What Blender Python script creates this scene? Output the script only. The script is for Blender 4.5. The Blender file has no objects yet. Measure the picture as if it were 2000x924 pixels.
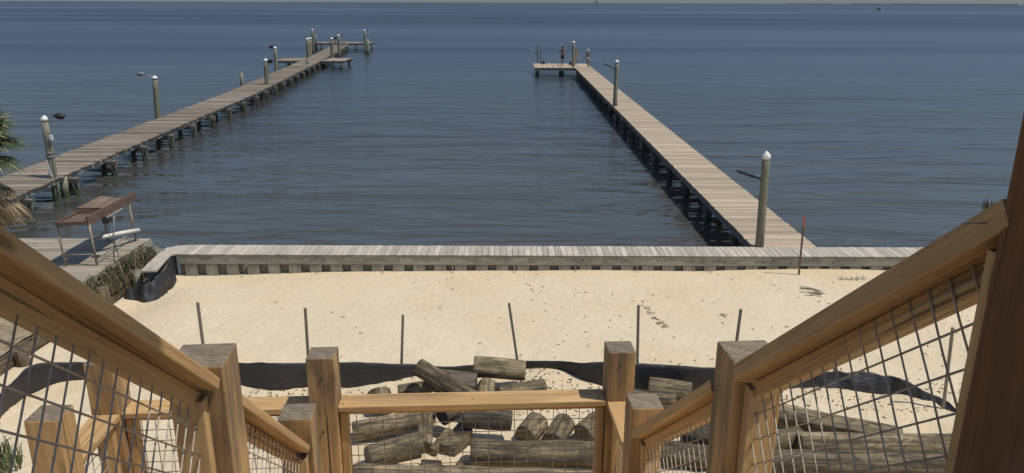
import bpy, bmesh, math, random
from mathutils import Vector, Matrix, noise
R = math.radians
PI = math.pi
random.seed(7)
scene = bpy.context.scene
COL = scene.collection

# ------------------------------------------------------------------ camera
WL = .38      # water level
CH, CF, CP, CR = 7.05, 1500.0, R(16.95), R(0.2)
cd = bpy.data.cameras.new('camera')
cd.sensor_width = 36; cd.lens = 27.0; cd.clip_start = 0.05; cd.clip_end = 60000
cam = bpy.data.objects.new('camera', cd); COL.objects.link(cam)
cam.matrix_world = Matrix.Translation((0, 0, CH)) @ Matrix.Rotation(PI/2-CP, 4, 'X') @ Matrix.Rotation(CR, 4, 'Z')
scene.camera = cam

# ------------------------------------------------------------------ light
SUN_EL, SUN_AZ = R(63), R(-15)          # azimuth measured from +X towards +Y
w = bpy.data.worlds.new('World'); scene.world = w; w.use_nodes = True
nt = w.node_tree; bgn = nt.nodes['Background']
sky = nt.nodes.new('ShaderNodeTexSky'); sky.sky_type = 'NISHITA'; sky.sun_disc = False
sky.sun_elevation = SUN_EL; sky.sun_rotation = PI/2 - SUN_AZ
sky.air_density = 1.0; sky.dust_density = .25; sky.ozone_density = 3.0; sky.altitude = 0
tcw = nt.nodes.new('ShaderNodeTexCoord'); spw = nt.nodes.new('ShaderNodeSeparateXYZ'); nt.links.new(tcw.outputs['Generated'], spw.inputs[0])
rpw = nt.nodes.new('ShaderNodeValToRGB'); nt.links.new(spw.outputs[2], rpw.inputs[0])      # tints the low sky darker and bluer, which dims far water reflections
rpw.color_ramp.elements[0].position = 0.0; rpw.color_ramp.elements[0].color = (.28, .33, .46, 1)
em = rpw.color_ramp.elements.new(.07); em.color = (.35, .385, .46, 1)
rpw.color_ramp.elements[2].position = 0.32; rpw.color_ramp.elements[2].color = (1, .95, .88, 1)
mxw = nt.nodes.new('ShaderNodeMix'); mxw.data_type = 'RGBA'; mxw.blend_type = 'MULTIPLY'; mxw.inputs[0].default_value = 1
nt.links.new(sky.outputs[0], mxw.inputs[6]); nt.links.new(rpw.outputs[0], mxw.inputs[7]); nt.links.new(mxw.outputs[2], bgn.inputs[0]); bgn.inputs[1].default_value = 0.115
sd = bpy.data.lights.new('sun', 'SUN'); sd.energy = 3.3; sd.angle = R(0.55); sd.color = (1.0, 0.94, 0.84)
so = bpy.data.objects.new('sun', sd); COL.objects.link(so)
sv = Vector((math.cos(SUN_EL)*math.cos(SUN_AZ), math.cos(SUN_EL)*math.sin(SUN_AZ), math.sin(SUN_EL)))
so.rotation_euler = sv.to_track_quat('Z', 'Y').to_euler(); so.location = (20, -5, 40)
vs = scene.view_settings
vs.view_transform = 'Standard'; vs.look = 'None'; vs.exposure = 0.0; vs.gamma = 1; vs.use_curve_mapping = False
scene.render.engine = 'CYCLES'

# ------------------------------------------------------------------ measuring helpers (a sight line of the survey meets a level or a distance)
def ray(px, py):
    a = px-1000; b = 462-py
    x = a*math.cos(CR)-b*math.sin(CR); y = a*math.sin(CR)+b*math.cos(CR)
    return Vector((x, CF*math.cos(CP)+y*math.sin(CP), -CF*math.sin(CP)+y*math.cos(CP)))
def pix(px, py, z):
    v = ray(px, py); t = (z-CH)/v.z
    return Vector((v.x*t, v.y*t, z))
def pd(px, py, d):
    v = ray(px, py); t = d/v.y
    return Vector((v.x*t, d, CH+v.z*t))

# ------------------------------------------------------------------ mesh builder
class MB:
    def __init__(s): s.v = []; s.f = []; s.uv = []; s.dat = []; s.sm = []
    def face(s, idx, uvs, dat, smooth=False):
        s.f.append(idx); s.uv.append(uvs); s.dat.append(dat); s.sm.append(smooth)
    def box(s, c, size, rot=None, rnd=None):
        c = Vector(c); rot = rot or Matrix.Identity(3)
        rnd = random.random() if rnd is None else rnd
        h = [q/2 for q in size]; b = len(s.v)
        loc = [(x*h[0], y*h[1], z*h[2]) for x in (-1, 1) for y in (-1, 1) for z in (-1, 1)]
        s.v += [c + rot @ Vector(p) for p in loc]
        L = max(range(3), key=lambda i: size[i]); o = [i for i in range(3) if i != L]
        ou, ov = rnd*37.3, rnd*71.9
        for q, ax in (((0,1,3,2),0), ((4,6,7,5),0), ((0,4,5,1),1), ((2,3,7,6),1), ((0,2,6,4),2), ((1,5,7,3),2)):
            end = 1.0 if ax == L else 0.0
            uv = []
            for i in q:
                p = loc[i]
                if end: uv.append((p[o[0]]+.004, p[o[1]]+.003))
                else:
                    a = [k for k in o if k != ax][0]
                    uv.append((p[L]+ou, p[a]+ov+ax*1.7))
            s.face(tuple(b+i for i in q), uv, (rnd, end, 0, 1))
    def beam(s, p0, p1, w, h, up=(0,0,1), rnd=None):
        p0 = Vector(p0); p1 = Vector(p1); d = p1-p0; L = d.length; d.normalize()
        x = d.cross(Vector(up)).normalized(); z = x.cross(d).normalized()
        s.box((p0+p1)/2, (w, L, h), Matrix((x, d, z)).transposed(), rnd)
    def cyl(s, p0, p1, r0, r1=None, seg=14, rings=1, wob=0.0, rnd=None, caps=(1, 1), chamf=0.0):
        p0 = Vector(p0); p1 = Vector(p1); r1 = r0 if r1 is None else r1
        rnd = random.random() if rnd is None else rnd
        d = (p1-p0); L = d.length; d.normalize()
        a = Vector((0,0,1)) if abs(d.z) < .9 else Vector((1,0,0))
        x = d.cross(a).normalized(); y = d.cross(x).normalized()
        st = [(i/rings, 1.0) for i in range(rings+1)]
        if chamf: st = [(0, 1-chamf/r0), (chamf/L, 1)] + st[1:-1] + [(1-chamf/L, 1), (1, 1-chamf/r1)]
        b = len(s.v); so_ = Vector((rnd*53, rnd*17, rnd*91))
        for t, k in st:
            r = (r0+(r1-r0)*t)*k
            for j in range(seg):
                an = 2*PI*j/seg
                q = p0+d*(L*t)
                rr = r*(1+wob*noise.noise(so_+Vector((math.cos(an)*1.2, math.sin(an)*1.2, t*L*1.5))))
                s.v.append(q+x*math.cos(an)*rr+y*math.sin(an)*rr)
        ou = rnd*37.3; ov = rnd*71.9
        for i in range(len(st)-1):
            for j in range(seg):
                k = (j+1) % seg
                u0, u1 = st[i][0]*L+ou, st[i+1][0]*L+ou
                v0, v1 = 2*PI*j/seg*r0+ov, 2*PI*(j+1)/seg*r0+ov
                s.face((b+i*seg+j, b+i*seg+k, b+(i+1)*seg+k, b+(i+1)*seg+j), [(u0,v0),(u0,v1),(u1,v1),(u1,v0)], (rnd,0,0,1), True)
        cs = [(math.cos(2*PI*j/seg)*r0, math.sin(2*PI*j/seg)*r0) for j in range(seg)]
        if caps[0]: s.face(tuple(b+j for j in reversed(range(seg))), list(reversed(cs)), (rnd,1,0,1))
        n = b+(len(st)-1)*seg
        if caps[1]: s.face(tuple(n+j for j in range(seg)), cs, (rnd,1,0,1))
    def tube(s, pts, r, seg=6, rnd=None):
        rnd = random.random() if rnd is None else rnd
        pts = [Vector(p) for p in pts]; b = len(s.v); n = len(pts); px_ = None
        for i, p in enumerate(pts):
            d = (pts[min(i+1, n-1)]-pts[max(i-1, 0)]).normalized()
            if px_ is None:
                a = Vector((0,0,1)) if abs(d.z) < .9 else Vector((1,0,0)); x = d.cross(a).normalized()
            else: x = (px_-d*px_.dot(d)).normalized()
            px_ = x; y = d.cross(x); rr = r[i] if isinstance(r, (list, tuple)) else r
            for j in range(seg):
                an = 2*PI*j/seg; s.v.append(p+x*math.cos(an)*rr+y*math.sin(an)*rr)
        for i in range(n-1):
            for j in range(seg):
                k = (j+1) % seg
                s.face((b+i*seg+j, b+i*seg+k, b+(i+1)*seg+k, b+(i+1)*seg+j), [(i*.2,j*.02),(i*.2,j*.02+.02),(i*.2+.2,j*.02+.02),(i*.2+.2,j*.02)], (rnd,0,0,1), True)
        s.face(tuple(b+j for j in reversed(range(seg))), [(0,0)]*seg, (rnd,1,0,1))
        s.face(tuple(b+(n-1)*seg+j for j in range(seg)), [(0,0)]*seg, (rnd,1,0,1))
    def lathe(s, base, prof, seg=12, axis=None, rnd=.5):
        base = Vector(base); b = len(s.v)
        q = (Vector(axis).normalized().to_track_quat('Z','Y').to_matrix() if axis else Matrix.Identity(3))
        for r, z in prof:
            for j in range(seg):
                an = 2*PI*j/seg; s.v.append(base + q @ Vector((math.cos(an)*r, math.sin(an)*r, z)))
        for i in range(len(prof)-1):
            for j in range(seg):
                k = (j+1) % seg
                s.face((b+i*seg+j, b+i*seg+k, b+(i+1)*seg+k, b+(i+1)*seg+j), [(0,0),(.1,0),(.1,.1),(0,.1)], (rnd,0,0,1), True)
        s.face(tuple(b+j for j in reversed(range(seg))), [(0,0)]*seg, (rnd,0,0,1))
        s.face(tuple(b+(len(prof)-1)*seg+j for j in range(seg)), [(0,0)]*seg, (rnd,0,0,1))
    def poly(s, pts, thick=None, rnd=None, uvs=None):
        rnd = random.random() if rnd is None else rnd
        b = len(s.v); n = len(pts); pts = [Vector(p) for p in pts]
        s.v += pts
        uvs = uvs or [(p.x+rnd*9, p.y+rnd*5) for p in pts]
        s.face(tuple(range(b, b+n)), uvs, (rnd,0,0,1))
        if thick:
            s.v += [p-Vector((0,0,thick)) for p in pts]
            s.face(tuple(reversed(range(b+n, b+2*n))), list(reversed(uvs)), (rnd,0,0,1))
            for i in range(n):
                k = (i+1) % n
                l = (pts[k]-pts[i]).length
                s.face((b+i, b+n+i, b+n+k, b+k), [(0,0),(0,thick),(l,thick),(l,0)], (rnd,0,0,1))
    def build(s, name, mat, parent=None, loc=None):
        me = bpy.data.meshes.new(name)
        off = Vector(loc) if loc is not None else Vector((0,0,0))
        if parent is not None and loc is None: off = parent_world(parent)
        me.from_pydata([tuple(Vector(p)-off) for p in s.v], [], s.f)
        me.uv_layers.new(name='UVMap', do_init=False); me.color_attributes.new('dat', 'FLOAT_COLOR', 'CORNER')
        k = 0
        fu = []; fc = []
        for uv, dt in zip(s.uv, s.dat):
            for t in uv: fu += [t[0], t[1]]; fc += list(dt)
        me.color_attributes['dat'].data.foreach_set('color', fc); me.uv_layers['UVMap'].data.foreach_set('uv', fu)
        me.polygons.foreach_set('use_smooth', s.sm)
        me.materials.append(mat); me.update()
        o = bpy.data.objects.new(name, me); COL.objects.link(o)
        if parent is not None: o.parent = parent
        else: o.location = off
        return o
def parent_world(p):
    v = Vector((0,0,0))
    while p is not None: v = v + p.location; p = p.parent
    return v
def tag(o, label=None, cat=None, group=None, kind=None):
    if label: o['label'] = label
    if cat: o['category'] = cat
    if group: o['group'] = group
    if kind: o['kind'] = kind
    return o
def empty(name, loc, label=None, cat=None, group=None):
    o = bpy.data.objects.new(name, None); COL.objects.link(o); o.location = Vector(loc); o.empty_display_size = .2
    return tag(o, label, cat, group)
def bevel(o, wdt=.004, seg=2):
    m = o.modifiers.new('bevel', 'BEVEL'); m.width = wdt; m.segments = seg; m.limit_method = 'ANGLE'; m.angle_limit = R(40)
    return o

# ------------------------------------------------------------------ materials
class NT:
    def __init__(s, name):
        s.m = bpy.data.materials.new(name); s.m.use_nodes = True; s.t = s.m.node_tree; s.n = s.t.nodes
        s.b = s.n['Principled BSDF']; s.out = s.n['Material Output']
    def new(s, k, **kw):
        n = s.n.new(k)
        for a, v in kw.items(): setattr(n, a, v)
        return n
    def l(s, a, b): s.t.links.new(a, b)
    def noise(s, vec, scale, detail=4, rough=.55, dist=0):
        n = s.new('ShaderNodeTexNoise'); n.inputs['Scale'].default_value = scale; n.inputs['Detail'].default_value = detail
        n.inputs['Roughness'].default_value = rough; n.inputs['Distortion'].default_value = dist
        if vec is not None: s.l(vec, n.inputs['Vector'])
        return n.outputs['Fac']
    def map(s, vec, scale=(1,1,1), rot=(0,0,0), loc=(0,0,0)):
        n = s.new('ShaderNodeMapping'); n.inputs['Scale'].default_value = scale; n.inputs['Rotation'].default_value = rot
        n.inputs['Location'].default_value = loc; s.l(vec, n.inputs['Vector']); return n.outputs[0]
    def ramp(s, fac, stops, interp='LINEAR'):
        n = s.new('ShaderNodeValToRGB'); cr = n.color_ramp; cr.interpolation = interp
        while len(cr.elements) > 1: cr.elements.remove(cr.elements[-1])
        cr.elements[0].position = stops[0][0]; cr.elements[0].color = rgba(stops[0][1])
        for p, c in stops[1:]:
            e = cr.elements.new(p); e.color = rgba(c)
        s.l(fac, n.inputs[0]); return n.outputs[0]
    def mix(s, fac, a, b, mode='MIX'):
        n = s.new('ShaderNodeMix', data_type='RGBA', blend_type=mode)
        for v, i in ((fac, 0), (a, 6), (b, 7)):
            if isinstance(v, (int, float)): n.inputs[i].default_value = v if i == 0 else rgba(v)
            elif isinstance(v, tuple): n.inputs[i].default_value = rgba(v)
            else: s.l(v, n.inputs[i])
        return n.outputs[2]
    def math(s, op, a, b=0.0, c=None):
        n = s.new('ShaderNodeMath', operation=op)
        for v, i in ((a, 0), (b, 1), (c, 2)):
            if v is None: continue
            if isinstance(v, (int, float)): n.inputs[i].default_value = v
            else: s.l(v, n.inputs[i])
        return n.outputs[0]
    def bump(s, h, strength=.3, dist=.01, nrm=None):
        n = s.new('ShaderNodeBump'); n.inputs['Strength'].default_value = strength; n.inputs['Distance'].default_value = dist
        s.l(h, n.inputs['Height'])
        if nrm is not None: s.l(nrm, n.inputs['Normal'])
        return n.outputs[0]
def rgba(c):
    if isinstance(c, (int, float)): return (c, c, c, 1)
    return (c[0], c[1], c[2], 1) if len(c) == 3 else c

def wood(name, dark, light, endc, stain=(.2,.18,.16), stain_amt=.3, var=.35, rough=.75, grain=1.0, crack=.5, bump=.5, knots=0.0, algae=None, hue=None):
    s = NT(name)
    uv = s.new('ShaderNodeUVMap').outputs[0]
    at = s.new('ShaderNodeAttribute', attribute_name='dat'); sep = s.new('ShaderNodeSeparateColor'); s.l(at.outputs['Color'], sep.inputs[0])
    rnd, end = sep.outputs[0], sep.outputs[1]
    g1 = s.noise(s.map(uv, (1.3*grain, 34*grain, 1)), 1.0, 6, .6, .6)
    g2 = s.noise(s.map(uv, (4*grain, 110*grain, 1)), 1.0, 2, .6)
    g = s.math('ADD', s.math('MULTIPLY', g1, .7), s.math('MULTIPLY', g2, .3))
    col = s.ramp(g, [(.3, dark), (.68, light)])
    st = s.ramp(s.noise(s.map(uv, (1.1, 5, 1)), 1.0, 5, .65, .4), [(.43, 0), (.60, 1)])
    col = s.mix(s.math('MULTIPLY', st, stain_amt), col, stain)
    if hue: col = s.mix(s.ramp(s.math('FRACT', s.math('MULTIPLY', rnd, 7.31)), [(.55, 0), (1, .8)]), col, hue)
    cr = s.noise(s.map(uv, (.8*grain**.5, 46*grain, 1)), 1.0, 2, .4, 1.2)
    crk = s.ramp(cr, [(.30, 1), (.36, 0)])
    col = s.mix(s.math('MULTIPLY', crk, crack), col, tuple(q*.25 for q in dark))
    if name in ('cut_piling_log', 'shaded_piling_log', 'brown_bulkhead'):
        bl = s.noise(s.map(uv, (3.5, 6.5, 1)), 1.0, 5, .7, 1.5)
        col = s.mix(s.ramp(bl, [(.44, 0), (.60, .75)]), col, tuple(q*.45 for q in dark))
        stk_ = s.noise(s.map(uv, (.8, 11, 1)), 1.0, 4, .6, 1.0)
        col = s.mix(s.ramp(stk_, [(.52, 0), (.64, .4)]), col, tuple(min(1, q*1.25) for q in light))
        col = s.mix(s.ramp(stk_, [(.34, .8), (.42, 0)]), col, tuple(q*.4 for q in dark))
    if knots:
        v = s.new('ShaderNodeTexVoronoi'); v.inputs['Scale'].default_value = 1; s.l(s.map(uv, (2.4, 9, 1)), v.inputs['Vector'])
        kn = s.ramp(v.outputs['Distance'], [(.05, 1), (.12, 0)])
        col = s.mix(s.math('MULTIPLY', kn, knots), col, tuple(q*.4 for q in dark))
    if algae:
        ge = s.new('ShaderNodeNewGeometry'); sp = s.new('ShaderNodeSeparateXYZ'); s.l(ge.outputs['Position'], sp.inputs[0])
        zz = s.math('ADD', s.math('SUBTRACT', sp.outputs[2], WL), s.math('MULTIPLY', g1, -.35))
        col = s.mix(s.ramp(zz, [(.0, 1), (.35, 0)]), col, algae)
    # end grain: rings
    ln = s.new('ShaderNodeVectorMath', operation='LENGTH'); s.l(uv, ln.inputs[0])
    wob = s.math('ADD', ln.outputs['Value'], s.math('MULTIPLY', s.noise(uv, 9, 2), .03))
    rg = s.math('SINE', s.math('MULTIPLY', wob, 330))
    ec = s.mix(s.math('MULTIPLY', s.math('ADD', rg, 1), .18), endc, tuple(q*.45 for q in endc))
    ec = s.mix(s.ramp(s.noise(s.map(uv, (14, 70, 1), (0, 0, .5)), 1, 4, .7, .5), [(.40, .75), (.56, 0)]), ec, tuple(q*.45 for q in endc))
    ec = s.mix(s.ramp(s.noise(uv, 11, 3, .6), [(.55, 0), (.75, .5)]), ec, tuple(min(1, q*1.6) for q in endc))
    col = s.mix(end, col, ec)
    br = s.math('ADD', s.math('MULTIPLY', rnd, var*2), 1-var)
    vm = s.new('ShaderNodeVectorMath', operation='SCALE'); s.l(col, vm.inputs[0]); s.l(br, vm.inputs['Scale'])
    s.l(vm.outputs[0], s.b.inputs['Base Color'])
    s.b.inputs['Roughness'].default_value = rough; s.b.inputs['Specular IOR Level'].default_value = .3
    hh = s.math('SUBTRACT', g, s.math('MULTIPLY', crk, .6))
    s.l(s.bump(hh, bump, .006), s.b.inputs['Normal'])
    return s.m
def plain(name, c, rough=.6, metal=0.0, nscale=0, namt=.3, spec=.4, c2=None, bump=0):
    s = NT(name); s.b.inputs['Roughness'].default_value = rough; s.b.inputs['Metallic'].default_value = metal
    s.b.inputs['Specular IOR Level'].default_value = spec
    if nscale:
        tc = s.new('ShaderNodeTexCoord').outputs['Object']
        n = s.noise(tc, nscale, 5, .65)
        s.l(s.ramp(n, [(.35, c), (.65, c2 or tuple(q*(1-namt) for q in c))]), s.b.inputs['Base Color'])
        if bump: s.l(s.bump(n, bump, .01), s.b.inputs['Normal'])
    else: s.b.inputs['Base Color'].default_value = rgba(c)
    return s.m

M = {}
M['cedar'] = wood('new_lumber', (.41,.245,.10), (.69,.455,.215), (.27,.21,.15), stain=(.33,.20,.10), stain_amt=.5, var=.10, crack=.7, knots=.9, bump=.45, grain=1.0)
M['cedar_post'] = wood('post_lumber', (.35,.20,.08), (.64,.41,.19), (.27,.215,.155), stain=(.12,.09,.06), stain_amt=.8, var=.10, crack=.95, knots=.6, bump=.5, grain=.9)
M['dark_post'] = wood('stained_post', (.12,.055,.022), (.23,.11,.045), (.12,.08,.05), stain_amt=.2, var=.1, crack=.5)
M['deck_tan'] = wood('sunned_decking', (.37,.285,.19), (.60,.49,.355), (.25,.2,.15), stain=(.32,.26,.2), stain_amt=.3, var=.24, crack=.5, hue=(.45,.35,.25))
M['deck_brown'] = wood('old_decking', (.20,.16,.12), (.43,.365,.285), (.2,.15,.12), stain=(.12,.10,.08), stain_amt=.5, var=.45, crack=.7, hue=(.28,.20,.14))
M['deck_grey'] = wood('walkway_boards', (.40,.355,.285), (.63,.565,.465), (.3,.27,.22), stain=(.28,.24,.19), stain_amt=.4, var=.2, crack=.6)
M['dock'] = wood('dock_boards', (.27,.235,.18), (.47,.41,.32), (.3,.27,.22), stain=(.2,.17,.13), stain_amt=.5, var=.2, crack=.7)
M['fascia'] = wood('greenish_timber', (.28,.27,.215), (.40,.385,.315), (.22,.2,.15), stain=(.15,.13,.10), stain_amt=.5, var=.12, crack=.35, knots=.4)
M['fascia_dark'] = wood('recess_timber', (.20,.18,.155), (.26,.235,.20), (.1,.08,.07), var=.2, crack=.2)
M['piling'] = wood('piling_timber', (.17,.16,.12), (.30,.28,.22), (.22,.2,.16), stain=(.10,.09,.07), stain_amt=.5, var=.25, crack=.7, algae=(.05,.06,.035))
M['pole'] = wood('lamp_piling', (.16,.16,.115), (.30,.29,.22), (.22,.2,.16), stain=(.20,.18,.13), stain_amt=.4, var=.15, crack=.6, algae=(.06,.075,.04))
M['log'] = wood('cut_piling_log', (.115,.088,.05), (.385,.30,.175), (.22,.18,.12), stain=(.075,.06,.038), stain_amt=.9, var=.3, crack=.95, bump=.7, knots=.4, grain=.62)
M['log_dark'] = wood('shaded_piling_log', (.07,.058,.042), (.20,.165,.12), (.07,.058,.045), stain=(.04,.035,.028), stain_amt=.8, var=.2, crack=.95, bump=.7, grain=.62)  # darker copy of the log wood; shade is put into the colour
M['stake'] = wood('stake_wood', (.18,.145,.11), (.30,.25,.19), (.25,.2,.15), var=.15, crack=.4)
M['old_brown'] = wood('brown_bulkhead', (.16,.11,.065), (.32,.24,.15), (.2,.15,.1), stain=(.08,.06,.045), stain_amt=.6, var=.3, crack=.8)
M['table'] = wood('brown_table_top', (.17,.12,.085), (.28,.205,.15), (.15,.1,.07), stain=(.1,.06,.04), stain_amt=.5, var=.2, crack=.4)
M['rust'] = plain('rusty_steel', (.10,.065,.05), .75, 0, 12, c2=(.17,.11,.08), bump=.2)
M['galv'] = plain('weathered_pipe', (.42,.37,.29), .6, 0, 25, c2=(.18,.14,.10))
M['wire'] = plain('panel_wire', (.50,.44,.36), .55, 0, 30, c2=(.33,.25,.18))
M['white'] = plain('white_plastic', (.8,.8,.78), .45, 0, 6, c2=(.68,.68,.64))
M['pvc'] = plain('white_pvc', (.78,.75,.66), .35, 0, 4, c2=(.66,.62,.5))
M['black'] = plain('dark_metal', (.03,.03,.032), .5, .2, 20, c2=(.05,.045,.04))
M['grey_metal'] = plain('grey_metal', (.32,.33,.34), .45, .5, 20, c2=(.22,.22,.22))
M['orange'] = plain('orange_paint', (.50,.14,.08), .6, 0, 30, c2=(.36,.12,.07))
M['rope'] = plain('blue_grey_rope', (.20,.24,.30), .8)
M['rod'] = plain('fishing_rod', (.05,.05,.055), .4)
M['bolt'] = plain('stained_bolt', (.07,.05,.035), .7)

# ------------------------------------------------------------------ ground heights
WALLX = -8.82
def gz(x, y):
    t = max(0, min(1, (17.6-y)/6.2)); z = .80+.12*t*t*(3-2*t)
    if y < 11: z += (11-y)*.012
    z += .007*max(-8, min(8, x))*max(0, min(1, (y-13)/3))
    def g(cx, cy, a, s, s2=None):
        s2 = s2 or s
        return a*math.exp(-((x-cx)/s)**2-((y-cy)/s2)**2)
    z += g(.75, 11.75, .20, 1.0, .45) + g(-1.6, 11.9, .12, .7, .4) + g(5.2, 10.9, .10, 1.6, .6)
    z += g(-7.4, 17.2, -.10, 1.6, .9) + g(-8.3, 15.6, -.18, .7, 1.6) + g(-5.0, 17.6, -.04, 2.0, .5)
    rough = max(0, min(1, (12.1-y)/.8))
    z += noise.noise(Vector((x*.35, y*.35, 2)))*.035
    z += noise.noise(Vector((x*1.6, y*1.6, 7)))*(.010+.04*rough)
    z += noise.noise(Vector((x*4.5, y*4.5, 3)))*(.006+.022*rough)
    # trodden prints
    c = noise.voronoi(Vector((x*2.3, y*2.3, 1.3)))
    d = c[0][0]
    m = max(0, noise.noise(Vector((x*.45+4, y*.6, 9)))*1.6+.15)
    z -= math.exp(-(d/.22)**2)*.034*min(1, m)
    return z

def grid(name, xs, ys, hf, mat, mask=None):
    vs_ = [(x, y, hf(x, y)) for y in ys for x in xs]; nx = len(xs); fs = []
    for j in range(len(ys)-1):
        for i in range(nx-1):
            fs.append((j*nx+i, j*nx+i+1, (j+1)*nx+i+1, (j+1)*nx+i))
    me = bpy.data.meshes.new(name); me.from_pydata(vs_, [], fs); me.materials.append(mat)
    me.polygons.foreach_set('use_smooth', [True]*len(fs)); me.update()
    o = bpy.data.objects.new(name, me); COL.objects.link(o); return o
def frange(a, b, n): return [a+(b-a)*i/(n-1) for i in range(n)]

# sand material
s = NT('beach_sand'); tc = s.new('ShaderNodeTexCoord').outputs['Object']
n1 = s.noise(tc, .5, 5, .6); n2 = s.noise(tc, 6, 6, .7); n3 = s.noise(tc, 60, 3, .7); n4 = s.noise(s.map(tc, (1, 2.5, 1)), 14, 4, .7)
c = s.ramp(n1, [(.3, (.70,.565,.375)), (.7, (.77,.645,.455))])
c = s.mix(s.ramp(n2, [(.5, 0), (.8, .35)]), c, (.52,.40,.26))
sx = s.new('ShaderNodeSeparateXYZ'); s.l(tc, sx.inputs[0])
gate = s.ramp(s.math('ADD', s.noise(tc, .7, 3), s.math('MULTIPLY', s.ramp(s.math('MULTIPLY', sx.outputs[1], .05), [(.56, 1), (.63, 0)]), .16)), [(.48, 0), (.64, 1)])
c = s.mix(s.math('MULTIPLY', s.ramp(n4, [(.62, 0), (.70, 1)]), s.math('MULTIPLY', gate, .55)), c, (.22,.17,.12))
s.l(c, s.b.inputs['Base Color']); s.b.inputs['Roughness'].default_value = .95; s.b.inputs['Specular IOR Level'].default_value = .1
b1 = s.bump(n2, .8, .05); b2 = s.bump(s.noise(s.map(tc, (1, 1.6, 1)), 9, 4, .6), .8, .035, b1); b3 = s.bump(n3, .35, .004, b2)
s.l(b3, s.b.inputs['Normal']); M['sand'] = s.m

xs = [-8.8+i*.075 for i in range(int(20.6/.075))]
ys = [7.6+i*.065 for i in range(int((17.72-7.6)/.065)+2)]
sand = grid('sand', xs, ys, gz, M['sand']); tag(sand, kind='structure')
far_s = grid('ground', [-60,-40,-20,0,20,40,60], [-40,-20,0,7.62], lambda x, y: .86, M['sand']); tag(far_s, kind='structure')
side_s = grid('beach', frange(11.75, 60, 30), frange(7.6, 17.78, 12), lambda x, y: .84, M['sand']); tag(side_s, kind='structure')

# old embankment to the left
s = NT('dead_thatch_ground'); tc = s.new('ShaderNodeTexCoord').outputs['Object']
n = s.noise(tc, 3, 6, .7); n5 = s.noise(s.map(tc, (6, 26, 6), (0, 0, .5)), 1, 5, .7)
c = s.ramp(s.math('ADD', s.math('MULTIPLY', n, .5), s.math('MULTIPLY', n5, .5)), [(.38, (.11,.085,.055)), (.5, (.30,.23,.14)), (.66, (.50,.41,.27))])
s.l(c, s.b.inputs['Base Color']); s.b.inputs['Roughness'].default_value = .95
s.l(s.bump(n5, .8, .03), s.b.inputs['Normal']); M['thatch'] = s.m
emb = grid('embankment', frange(-24, WALLX-.12, 120), frange(6, 16.4, 90), lambda x, y: 1.08+.05*noise.noise(Vector((x*2, y*2, 0)))+(.03 if y < 15 else 0), M['thatch'])
tag(emb, kind='structure')

# ------------------------------------------------------------------ water
s = NT('bay_water'); ge = s.new('ShaderNodeNewGeometry').outputs['Position']
sp = s.new('ShaderNodeSeparateXYZ'); s.l(ge, sp.inputs[0])
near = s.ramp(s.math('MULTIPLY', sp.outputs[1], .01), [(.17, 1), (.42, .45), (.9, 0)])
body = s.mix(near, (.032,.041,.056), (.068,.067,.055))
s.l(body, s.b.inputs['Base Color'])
s.b.inputs['IOR'].default_value = 1.33
slick = s.ramp(s.noise(s.map(ge, (.0018, .008, 1), (0,0,.04)), 1, 3, .55, .6), [(.42, 1), (.60, .45)])
far = s.ramp(s.math('MULTIPLY', sp.outputs[1], .005), [(.08, 0), (.6, 1)])
s.l(s.math('ADD', .13, s.math('MULTIPLY', s.math('MULTIPLY', far, slick), .26)), s.b.inputs['Roughness'])
w1 = s.noise(s.map(ge, (.12, .46, 1), (0, 0, .05)), 1, 3, .5, 1.0)
w2 = s.noise(s.map(ge, (.5, 2.1, 1), (0, 0, -.10)), 1, 3, .55, .5)
w3 = s.noise(s.map(ge, (2.5, 7, 1), (0, 0, .2)), 1, 2, .5, .3)
bb = s.new('ShaderNodeBump'); bb.inputs['Distance'].default_value = .60; s.l(w1, bb.inputs['Height']); s.l(s.math('MULTIPLY', slick, .75), bb.inputs['Strength'])
bc = s.new('ShaderNodeBump'); bc.inputs['Distance'].default_value = .040; s.l(w2, bc.inputs['Height']); s.l(s.math('MULTIPLY', slick, .8), bc.inputs['Strength']); s.l(bb.outputs[0], bc.inputs['Normal'])
bd = s.new('ShaderNodeBump'); bd.inputs['Distance'].default_value = .010; s.l(w3, bd.inputs['Height']); s.l(s.math('MULTIPLY', slick, .6), bd.inputs['Strength']); s.l(bc.outputs[0], bd.inputs['Normal'])
s.l(bd.outputs[0], s.b.inputs['Normal']); M['water'] = s.m
me = bpy.data.meshes.new('water'); E_ = 30000
me.from_pydata([(-E_, 17.9, WL), (E_, 17.9, WL), (E_, E_, WL), (-E_, E_, WL)], [], [(0,1,2,3)]); me.materials.append(M['water'])
water = bpy.data.objects.new('water', me); COL.objects.link(water); tag(water, kind='structure')

# far shore low on the right of the horizon
b = MB(); pts = [(3200+i*260, 9300+i*30) for i in range(26)]
for i in range(25):
    h = 5+3*noise.noise(Vector((i*.7, 0, 0)))+ (0 if i < 3 else 2)
    b.box(((pts[i][0]+pts[i+1][0])/2, pts[i][1], h/2), (262, 120, h))
tag(b.build('far_shore', plain('distant_trees', (.13,.16,.19), .9)), kind='structure')

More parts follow.
